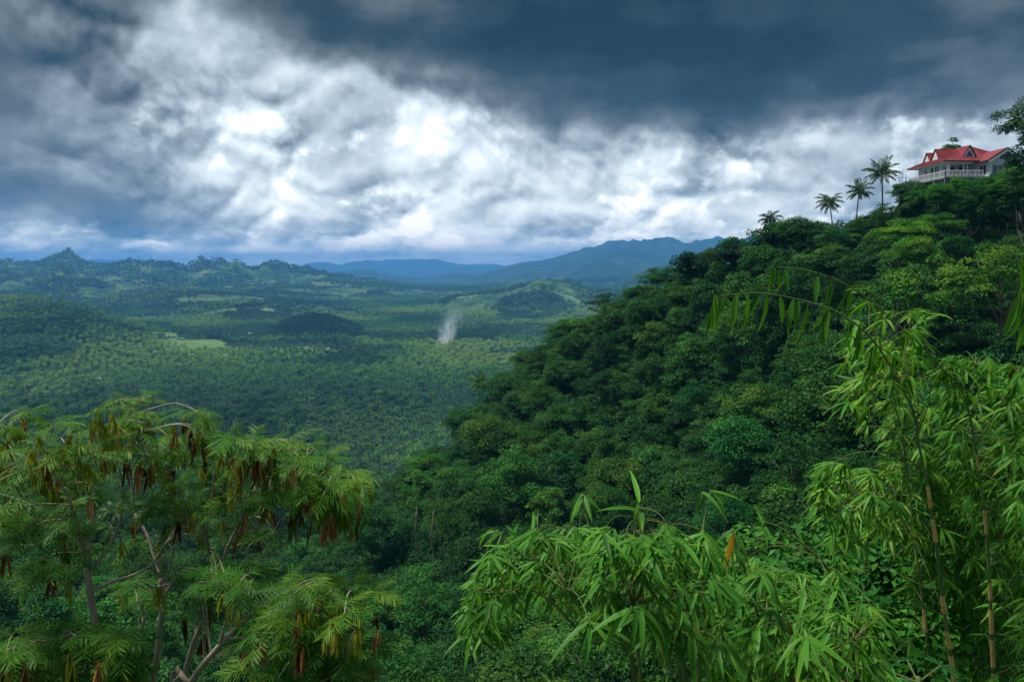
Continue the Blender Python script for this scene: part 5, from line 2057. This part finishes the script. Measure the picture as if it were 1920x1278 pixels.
class Bamboo:
    def __init__(self, label, base_px, Y, seed, group='bamboo in the foreground', limit=300):
        self.r = random.Random(seed)
        f = P(base_px[0], base_px[1], Y)
        f.z = gz(f.x, f.y) - 0.05
        self.foot = f
        self.T = empty('bamboo_plant', f)
        tag(self.T, label, 'bamboo', group)
        self.nodes = []
        self.leaves = []
        self.twig = MB()
        self.limit = limit

    def culm(self, path, r0, sheath=0.55, name='culm', tan=0.6):
        """path: world points from the ground up"""
        r = self.r
        sp = smooth_path(path, 6)
        L = [0.0]
        for a, b in zip(sp, sp[1:]):
            L.append(L[-1] + (b - a).length)
        tot = L[-1]

        def at(s):
            s = min(max(s, 0), tot)
            for i in range(len(sp) - 1):
                if L[i + 1] >= s:
                    t = (s - L[i]) / max(1e-9, L[i + 1] - L[i])
                    return sp[i].lerp(sp[i + 1], t)
            return sp[-1]

        def rad(s):
            return max(0.0022, r0 * (1 - 0.90 * (s / tot) ** 0.8))
        s = 0.0
        pts, rr, joints = [], [], []
        while s < tot:
            seg = 0.30 * (1 - 0.45 * s / tot)
            for f, k in ((0.0, 1.16), (0.04, 1.0), (0.5, 0.97), (0.94, 1.0), (0.985, 1.13)):
                if s + seg * f <= tot:
                    pts.append(at(s + seg * f) - self.foot)
                    rr.append(rad(s + seg * f) * k)
            joints.append((s, seg))
            s += seg
        o = MB().tube(pts, rr, 9).obj(name, M['bamboo_stem'], self.T, smooth=True)
        for (s, seg) in joints:
            if s > tot * 0.72 or self.r.random() > tan:
                continue
            f = self.r.uniform(0.45, 0.85)
            q = [at(s + seg * t) - self.foot for t in (0.01, 0.3 * f, 0.7 * f, f)]
            w = [rad(s) * 1.22, rad(s) * 1.2, rad(s) * 1.14, rad(s) * 1.06]
            MB().tube(q, w, 9, cap=False).obj('sheath', M['bamboo_sheath'], o, smooth=True)
        for (s, seg) in joints:
            self.nodes.append(at(s))
            self.nodes.append(at(s + seg * 0.5))
        return joints

    def limb(self, path, r0):
        sp = smooth_path(path, 5)
        n = len(sp)
        MB().tube([p - self.foot for p in sp], [max(0.0016, r0 * (1 - 0.8 * i / n)) for i in range(n)], 6).obj('branch', M['green_twig'], self.T, smooth=True)
        self.nodes += sp

    def leaf(self, p, d, n, s, kind=None):
        self.leaves.append((p, d, n, s, kind))

    def spray(self, c, size=0.2, n=None, spread=1.0, bias=(0, 0, 0), attach=True, maxd=1.6):
        r = self.r
        c = Vector(c)
        best = min(self.nodes, key=lambda q: (q - c).length + (0.15 if q.z > c.z + 0.1 else 0))
        if (c - best).length > maxd:
            return
        if (c - best).length > 0.5 and attach:
            # grow a side branch that later sprays can use
            st = best
            m2 = st.lerp(c, 0.5) + Vector((0, 0, 0.10 * (c - st).length))
            self.nodes += [m2, st.lerp(c, 0.8)]
        mid = best.lerp(c, 0.6) + Vector((0, 0, 0.12 * (c - best).length))
        sp = smooth_path([best, mid, c], 4)
        self.twig.tube([p - self.foot for p in sp], [0.0021 * (1 - 0.55 * i / len(sp)) for i in range(len(sp))], 4)
        d0 = (c - mid)
        d0 = d0.normalized() if d0.length > 1e-5 else Vector((0, 0, 1))
        d0 = (Vector((d0.x, d0.y, d0.z * 0.3)) + Vector(bias)).normalized()
        side = d0.cross(Vector((0, 0, 1)))
        side = side.normalized() if side.length > 1e-4 else Vector((1, 0, 0))
        n = n or r.randint(5, 9)
        for q in range(n):
            f = (q - (n - 1) / 2) / max(1, (n - 1) / 2)
            an = f * math.radians(72) * spread + r.uniform(-0.18, 0.18)
            d = d0 * math.cos(an) + side * math.sin(an) + Vector((0, 0, r.uniform(-0.95, -0.15)))
            s = size * r.uniform(0.72, 1.18)
            up = Vector((0, -0.25, 1)) + side * r.uniform(-0.5, 0.5)
            k = None
            if r.random() < 0.003:
                k = 'dry'
            self.leaf(c - d0 * r.uniform(0, 0.05), d, up, s, k)

    def finish(self):
        r = self.r
        if self.twig.v:
            self.twig.obj('twigs', M['green_twig'], self.T, smooth=True)['kind'] = 'stuff'
        # the leaves that show largest are parts of their own, the rest one mass
        self.leaves.sort(key=lambda q: -q[3] / max(1.0, q[0].y))
        V, F, Tn = [], [], []
        nv = 0
        for i, (p, d, n, s, k) in enumerate(self.leaves):
            me = BAM_DRY if k == 'dry' else (BAM_OR if k == 'orange' else (BAM_WIDE[r.randrange(3)] if k == 'wide' else BAM[r.choice((0, 0, 1, 1, 2, 2, 3, 3, 4, 5))]))
            mw = aim(d, n, p, s)
            if i < self.limit or k in ('wide', 'orange'):
                g = r.uniform(0.72, 1.2)
                o = part_obj('leaf', me, self.T, mw, (g * r.uniform(0.9, 1.12), g, g * 0.9))
                if k == 'orange':
                    o['label'] = 'single withered orange leaf'
            else:
                co = np.empty(len(me.vertices) * 3, np.float32)
                me.vertices.foreach_get('co', co)
                co = co.reshape(-1, 3)
                mm = np.array(mw)
                V.append(co @ mm[:3, :3].T + mm[:3, 3] - np.array(self.foot))
                F.append(np.array([list(q.vertices) for q in me.polygons]) + nv)
                tn = np.empty(len(me.vertices), np.float32)
                me.attributes['tone'].data.foreach_get('value', tn)
                Tn.append(np.clip(tn + r.uniform(-0.3, 0.3), 0, 1))
                nv += len(co)
        if V:
            o = mesh_obj('foliage', np_mesh('foliage', np.concatenate(V), np.concatenate(F), M['leaf_bamboo'], tone=np.concatenate(Tn), smooth=True), self.T)
            o['kind'] = 'stuff'
        print('bamboo leaves', len(self.leaves))


def ground_to(px, Y):
    """point on the ground below the first point of a culm"""
    p = P(px[0], px[1], Y)
    return Vector((p.x, p.y, gz(p.x, p.y) - 0.1))


def path_px(lst, Y0, Y1=None):
    n = len(lst)
    Y1 = Y0 if Y1 is None else Y1
    return [P(u, v, Y0 + (Y1 - Y0) * i / (n - 1)) for i, (u, v) in enumerate(lst)]


CULM_LINES = [([1718, 1735, 1757, 1775, 1790], [780, 885, 1030, 1180, 1278]), ([1820, 1838, 1855, 1864], [785, 895, 1080, 1278]), ([1690, 1714, 1744], [800, 1000, 1278])]


def box_sprays(B, boxes, Y, dY, size, **kw):
    for (u0, v0, u1, v1, n) in boxes:
        for _ in range(n):
            u, v = B.r.uniform(u0, u1), B.r.uniform(v0, v1)
            dy = B.r.uniform(-0.35 * dY, 1.5 * dY)
            for (cu, cv) in CULM_LINES:
                if v > 760 and abs(u - np.interp(v, cv, cu)) < 60 and B.r.random() < 0.85:
                    dy = max(dy, 5.5 - Y + 0.6 * B.r.random())
            c = P(u, v, Y + dy)
            B.spray(c, size=size * B.r.uniform(0.85, 1.15), **kw)


def hang(B, pts, size=0.2, dY=0.03):
    """single leaves hanging from an arching tip; pts = (u, v, Y)"""
    for (u, v, Y) in pts + [q for q in pts if B.r.random() < 0.6]:
        c = P(u, v, Y)
        c.z += B.r.uniform(-0.012, 0.006)
        c.x += B.r.uniform(-0.03, 0.03)
        d = Vector((B.r.gauss(-0.10, 0.20), B.r.uniform(-0.25, 0.25), -1))
        B.leaf(c, d, Vector((B.r.uniform(-1.0, 1.0), -1, 0.1)), size * B.r.uniform(0.6, 1.12), 'wide')


# culm whose tip arches far to the left, with leaves hanging in a row
A = Bamboo('tall bamboo with tan-sheathed culm, its long tip arching left over the forest', (1800, 1400), 4.5, 21)
pa = [(1803, 1400), (1790, 1278), (1775, 1180), (1765, 1100), (1757, 1030), (1745, 950), (1735, 885), (1722, 830), (1716, 780), (1690, 725), (1660, 670), (1625, 625), (1570, 585), (1500, 562), (1420, 549), (1330, 556)]
A.culm([ground_to(pa[0], 4.5)] + path_px(pa, 4.5, 4.3), 0.026, tan=0.9)
hang(A, [(1338, 553, 4.31), (1350, 551, 4.31), (1362, 550, 4.31), (1388, 549, 4.32), (1400, 549, 4.32), (1432, 551, 4.33), (1453, 554, 4.33), (1478, 558, 4.34), (1496, 562, 4.34), (1522, 568, 4.35), (1548, 577, 4.35), (1580, 590, 4.36), (1608, 612, 4.37), (1640, 645, 4.38), (1590, 598, 4.36), (1560, 582, 4.35)], 0.20)
A.limb([P(1690, 725, 4.42), P(1640, 700, 4.3), P(1590, 690, 4.2)], 0.004)
A.limb([P(1735, 885, 4.5), P(1680, 850, 4.4), P(1600, 850, 4.3), P(1545, 880, 4.25)], 0.006)
A.limb([P(1745, 950, 4.5), P(1690, 920, 4.5), P(1620, 920, 4.5), P(1560, 960, 4.5)], 0.006)
A.limb([P(1722, 830, 4.5), P(1650, 800, 4.6), P(1590, 800, 4.6)], 0.005)
box_sprays(A, [(1535, 860, 1720, 1010, 78), (1560, 1000, 1700, 1070, 10), (1580, 600, 1720, 780, 46), (1600, 560, 1740, 680, 16), (1660, 760, 1760, 900, 34), (1700, 900, 1800, 1278, 60)], 4.5, 0.55, 0.155)
A.finish()

# second culm, further right
B = Bamboo('straight bamboo with orange-tan culm near the right edge of the picture', (1872, 1400), 4.9, 22)
pb = [(1872, 1400), (1864, 1278), (1859, 1180), (1855, 1080), (1848, 980), (1838, 895), (1828, 835), (1820, 785), (1800, 725), (1765, 690), (1735, 655), (1690, 615), (1640, 570), (1590, 535), (1520, 508), (1432, 498)]
B.culm([ground_to(pb[0], 4.9)] + path_px(pb, 4.9, 4.6), 0.024, tan=0.95)
hang(B, [(1443, 499, 4.62), (1462, 501, 4.62), (1482, 504, 4.62), (1540, 520, 4.64), (1560, 528, 4.65), (1600, 545, 4.66), (1648, 580, 4.67), (1690, 618, 4.7), (1720, 645, 4.7), (1745, 668, 4.7)], 0.19)
B.limb([P(1828, 835, 4.9), P(1870, 770, 4.9), P(1910, 700, 4.8), P(1930, 640, 4.7)], 0.007)
B.limb([P(1848, 980, 4.9), P(1890, 900, 4.9), P(1930, 850, 4.9)], 0.006)
B.limb([P(1820, 785, 4.9), P(1800, 720, 5.0), P(1830, 680, 5.0)], 0.005)
box_sprays(B, [(1760, 665, 1930, 860, 130), (1780, 850, 1930, 1050, 90), (1800, 1050, 1930, 1278, 70)], 4.9, 0.6, 0.155)
B.finish()

# green culm behind the first one
C = Bamboo('dark green bamboo culm just left of the tan-sheathed one', (1757, 1400), 5.2, 23)
pc_ = [(1757, 1400), (1744, 1278), (1736, 1180), (1724, 1080), (1714, 1000), (1705, 920), (1696, 850), (1690, 800), (1672, 750), (1650, 700), (1640, 650), (1645, 600)]
C.culm([ground_to(pc_[0], 5.2)] + path_px(pc_, 5.2, 5.2), 0.024, tan=0.22)
C.limb([P(1696, 850, 5.2), P(1740, 760, 5.2), P(1740, 660, 5.1), P(1700, 620, 5.0)], 0.005)
C.limb([P(1714, 1000, 5.2), P(1650, 960, 5.2), P(1600, 980, 5.2)], 0.005)
box_sprays(C, [(1600, 880, 1730, 1010, 34), (1700, 860, 1830, 1100, 90), (1620, 640, 1740, 850, 34), (1690, 1080, 1850, 1278, 60)], 5.3, 0.6, 0.17)
C.finish()

# clump at the very edge, mostly outside the picture
D_ = Bamboo('bamboo clump cut off by the right edge, with drooping leaf fans', (1985, 1400), 4.6, 24)
pd = [(1985, 1400), (1975, 1200), (1965, 1000), (1955, 850), (1950, 700), (1940, 600), (1925, 520), (1900, 470)]
D_.culm([ground_to(pd[0], 4.6)] + path_px(pd, 4.6, 4.4), 0.024, tan=0.6)
hang(D_, [(1918, 478, 4.4), (1926, 500, 4.4), (1915, 545, 4.4), (1922, 560, 4.4), (1926, 580, 4.4)], 0.24)
box_sprays(D_, [(1870, 660, 1990, 900, 70), (1860, 900, 1990, 1278, 90), (1790, 930, 1900, 1140, 36)], 4.6, 0.6, 0.165)
D_.finish()

# low clump in the middle: long leaves in hanging fans, close to the camera
LOW_TOP = ([860, 900, 940, 1000, 1060, 1120, 1200, 1300, 1380, 1440, 1500, 1580, 1660], [1150, 1055, 1005, 985, 990, 985, 985, 985, 1030, 1060, 1075, 1100, 1150])
LOW_BOT = ([860, 900, 960, 1020, 1080, 1200, 1300, 1400, 1660], [1180, 1200, 1160, 1120, 1160, 1190, 1230, 1290, 1300])


def low_clump(label, base, Y, seed, fan, u0, u1, n, special=()):
    Bm = Bamboo(label, base, Y, seed)
    for f in fan:
        pts = [ground_to(base, Y)] + [P(u, v, Y + dy) for (u, v, dy) in f]
        sp = smooth_path(pts, 5)
        Bm.limb(pts, 0.011)
    for (u, v, Yd, s, k) in special:
        Bm.spray(P(u, v, Yd), size=s, n=k, maxd=3)
    for _ in range(n):
        u = Bm.r.uniform(u0, u1)
        a, b = np.interp(u, *LOW_TOP), np.interp(u, *LOW_BOT)
        v = a + (b - a) * Bm.r.random() ** 1.15
        Bm.spray(P(u, v, Y + Bm.r.uniform(-0.5, 0.6)), size=Bm.r.uniform(0.095, 0.15), maxd=2.5, bias=(0, -0.15, 0))
    return Bm


L1 = low_clump('low bamboo reaching left with leaf fans over the dark ravine', (1260, 1480), 3.6, 31,
               [[(1200, 1330, 0), (1120, 1160, 0), (1000, 1050, 0), (905, 1075, 0), (880, 1180, -0.1)], [(1210, 1330, 0.2), (1130, 1120, 0.3), (1090, 1010, 0.3), (1093, 935, 0.3)], [(1200, 1330, -0.2), (1100, 1200, -0.3), (1010, 1110, -0.3), (930, 1110, -0.3)]],
               875, 1140, 160,
               [(1095, 930, 3.8, 0.17, 6), (885, 1190, 3.4, 0.17, 5), (925, 990, 3.6, 0.15, 7), (975, 1010, 3.6, 0.15, 7), (890, 1065, 3.6, 0.15, 7), (1110, 1170, 2.6, 0.19, 7), (960, 1075, 3.5, 0.15, 8)])
L1.finish()
L2 = low_clump('low bamboo with broad hanging leaf fans in the bottom centre', (1330, 1480), 3.1, 32,
               [[(1290, 1330, 0), (1230, 1170, 0), (1190, 1060, 0), (1197, 950, 0)], [(1310, 1330, 0), (1320, 1150, 0.1), (1310, 1040, 0.1), (1333, 920, 0.1)], [(1280, 1330, -0.2), (1230, 1200, -0.3), (1190, 1140, -0.3)]],
               1110, 1370, 165,
               [(1197, 940, 3.1, 0.17, 5), (1335, 918, 3.2, 0.15, 6), (1195, 1140, 2.6, 0.18, 8), (1290, 1190, 2.7, 0.16, 9), (1170, 1060, 2.9, 0.15, 8), (1260, 1075, 2.9, 0.15, 8), (1330, 1085, 2.9, 0.15, 8)])
L2.finish()
L3 = low_clump('low bamboo right of centre carrying one withered orange leaf', (1480, 1480), 3.3, 33,
               [[(1450, 1330, 0), (1420, 1150, 0), (1390, 1050, 0), (1372, 995, 0)], [(1490, 1330, 0.2), (1530, 1180, 0.2), (1560, 1080, 0.2), (1480, 1000, 0.2), (1430, 975, 0.2)], [(1480, 1330, -0.3), (1520, 1240, -0.4), (1600, 1200, -0.4)]],
               1360, 1660, 170,
               [(1380, 1000, 3.2, 0.16, 5), (1440, 1075, 3.2, 0.15, 7), (1430, 972, 3.5, 0.14, 5), (1510, 1200, 2.6, 0.16, 8), (1420, 1180, 2.7, 0.16, 8), (1580, 1080, 3.4, 0.16, 7)])
L3.leaf(P(1375, 1000, 2.95), Vector((-0.22, 0, -1)), Vector((0.1, -1, 0.1)), 0.15, 'orange')
L3.leaf(P(940, 1085, 3.3), Vector((0.1, 0, -1)), Vector((0.1, -1, 0.1)), 0.07, 'orange')
L3.finish()


# withered brown leaves on a low shrub between the bamboos
p = P(1590, 1152, 5.4)
t = empty('withered_shrub', (p.x, p.y, gz(p.x, p.y)))
tag(t, 'patch of withered brown leaves on a low shrub between the bamboos', 'shrub')
MB().tube([(0, 0, -0.1), (0.05, 0, (p.z - t.location.z) * 0.5), (0, 0, p.z - t.location.z)], [0.02, 0.014, 0.006], 6).obj('stem', M['twig'], t, smooth=True)
mesh_obj('leaves', crown_mesh('withered_leaves', 610, rx=0.26, rz=0.13, n_clump=12, leaves=16, leaf=0.085, clump=(0.06, 0.11), mat='leaf_dry'), t, loc=(0, 0, p.z - t.location.z))['kind'] = 'stuff'
for (u, v, Y, sc, lab, col) in [
    (1560, 1215, 6.0, 0.16, 'small-leaved green shrub under the withered brown leaves', (1.3, 1.25, 0.8)),
    (1660, 1130, 7.2, 0.20, 'leafy shrub between the withered leaves and the bamboo culms', (1.1, 1.1, 0.9)),
    (1500, 1130, 8.0, 0.20, 'dark leafy shrub just left of the withered brown leaves', (0.9, 1.0, 0.9)),
    (1640, 1240, 5.6, 0.15, 'low bright shrub at the bottom edge left of the bamboo culms', (1.4, 1.3, 0.8)),
]:
    p = P(u, v, Y)
    z0 = gz(p.x, p.y)
    t = empty('shrub', (p.x, p.y, z0))
    tag(t, lab, 'shrub')
    MB().tube([(0, 0, -0.1), (0.08, 0.03, (p.z - z0) * 0.5), (0, 0, p.z - z0)], [0.035, 0.025, 0.012], 6).obj('stem', M['twig'], t, smooth=True)
    mesh_obj('crown', CROWNS[7][0], t, loc=(0, 0, p.z - z0), scale=sc, color=col)


def broad_leaf(name, seed):
    """palmate leaf with seven pointed lobes, flat along +X, folded at the ribs"""
    r = np.random.default_rng(seed)
    V, F, T = [(0, 0, 0)], [], [0.5]
    k = 7
    for i in range(k):
        a = math.radians(-120 + 240 * i / (k - 1))
        L = 1.0 - 0.35 * abs(i - 3) / 3
        b = len(V)
        for da, rr, dz in ((-0.20, 0.42, 0.03), (-0.13, 0.72, 0.02), (0.0, L, -0.16), (0.13, 0.72, 0.02), (0.20, 0.42, 0.03)):
            V.append((math.cos(a + da) * rr * L, math.sin(a + da) * rr * L, dz - 0.12 * rr * rr))
            T.append(0.45)
        V.append((math.cos(a) * 0.6 * L, math.sin(a) * 0.6 * L, -0.07))
        T.append(0.6)
        c = b + 5
        F += [[0, b, b + 1, c], [c, b + 1, b + 2, b + 3], [0, c, b + 3, b + 4]]
    return np_mesh(name, np.array(V), np.array(F), M['leaf_shrub'], tone=T, smooth=True)


p = P(1722, 1268, 4.0)
t = empty('broad_leaved_plant', (p.x, p.y, gz(p.x, p.y)))
tag(t, 'plant with broad blue-green lobed leaves at the bottom edge beside the culms', 'plant')
zt = p.z - t.location.z
MB().tube([(0, 0, -0.1), (0.03, 0.02, zt * 0.6), (0, 0, zt)], [0.02, 0.016, 0.012], 7).obj('stem', M['bamboo_stem'], t, smooth=True)
for k in range(6):
    a = k * 1.05 + 0.4
    q = Vector((math.cos(a) * 0.16, math.sin(a) * 0.16, zt + 0.03 - 0.02 * (k % 3)))
    o = mesh_obj('leaf', broad_leaf('broad_leaf', 620 + k), t, color=(1.2, 1.35, 1.7))
    o.matrix_local = aim(Vector((math.cos(a), math.sin(a), -0.25)), Vector((0, -0.2, 1)), q, 0.17)
    MB().tube([(0, 0, zt - 0.03), q], [0.005, 0.004], 5).obj('leaf_stalk', M['green_twig'], t)

# ------------------------------------------------------------------ haze: the damp air over the valley
def build_haze():
    m, g = new_mat('haze')
    pv = g.node('ShaderNodeVolumePrincipled')
    pv.inputs['Color'].default_value = (0.14, 0.45, 1.0, 1.0)
    pv.inputs['Density'].default_value = 1.0e-4
    pv.inputs['Anisotropy'].default_value = 0.0
    o = g.node('ShaderNodeOutputMaterial')
    g.t.links.new(pv.outputs[0], o.inputs['Volume'])
    m.cycles.homogeneous_volume = True if hasattr(m.cycles, 'homogeneous_volume') else None
    zs = []
    for ob in bpy.data.objects:
        if ob.type == 'MESH' and ob.name.split('.')[0] in ('valley_ground', 'far_mountains', 'right_mountain', 'left_hills', 'hillside'):
            co = np.empty(len(ob.data.vertices) * 3, np.float32)
            ob.data.vertices.foreach_get('co', co)
            zs.append((co[2::3].min(), co[2::3].max()))
    lo, hi = min(q[0] for q in zs) - 2, max(q[1] for q in zs) + 12
    print('haze box', lo, hi)
    b = MB()
    b.box((0, 0, (lo + hi) / 2), (54000, 54000, hi - lo))
    o = b.obj('haze', m)
    tag(o, 'thin blue haze in the air over the whole valley', 'haze', kind='stuff')



build_haze()


def smoke(name, label, px, Y, r0, r1, dens, seed, thin=1.0):
    """column of smoke leaning with the wind; px = picture points from the fire upwards"""
    m, g = new_mat(name)
    tc = g.node('ShaderNodeTexCoord').outputs['Object']
    x, y, z = g.sep(tc)
    d_ = P(px[-1][0], px[-1][1], Y) - P(px[0][0], px[0][1], Y)
    t = g.m('DIVIDE', z, max(d_.z, 1.0), clamp=True)
    rr = g.m('MULTIPLY_ADD', g.m('POWER', t, 0.8), r1 - r0, r0)
    n = g.noise(g.v('MULTIPLY', tc, (1, 1, 0.6)), 0.11, 6, 0.66, dist=0.8)
    q = g.comb(g.m('SUBTRACT', x, g.m('MULTIPLY', t, d_.x)), y, 0.0)
    rad = g.m('ADD', g.m('DIVIDE', g.v('LENGTH', q), rr), g.m('MULTIPLY', g.m('SUBTRACT', n, 0.5), 4.2))
    d = g.m('MULTIPLY', g.rng(rad, 0.85, -0.2), g.m('POWER', g.m('SUBTRACT', 1.0, t), 1.9))
    pv = g.node('ShaderNodeVolumePrincipled')
    pv.inputs['Color'].default_value = (0.72, 0.88, 1.0, 1)
    pv.inputs['Absorption Color'].default_value = (1, 1, 1, 1)
    g.put(pv.inputs['Density'], g.m('MULTIPLY', d, dens))
    o = g.node('ShaderNodeOutputMaterial')
    g.t.links.new(pv.outputs[0], o.inputs['Volume'])
    foot = P(px[0][0], px[0][1], Y)
    foot.z = gz(foot.x, foot.y) + 0.5
    pts = smooth_path([P(u, v, Y) - foot for u, v in px], 5)
    pts[0].z = 0.0
    k = len(pts)
    b = MB()
    b.tube(pts, [r0 + (r1 - r0) * (i / (k - 1)) ** 0.8 for i in range(k)], 12)
    ob = b.obj(name, m, loc=foot)
    tag(ob, label, 'smoke', kind='stuff')


smoke('smoke_plume', 'white smoke plume rising from the palms in the middle of the plain', [(826, 668), (830, 646), (834, 630), (843, 608), (862, 574)], 1430, 11, 34, 0.16, 1)
smoke('thin_smoke', 'faint bluish smoke drifting low over the palms near the spur', [(950, 632), (962, 624), (985, 618), (1015, 612)], 1750, 16, 34, 0.02, 2)
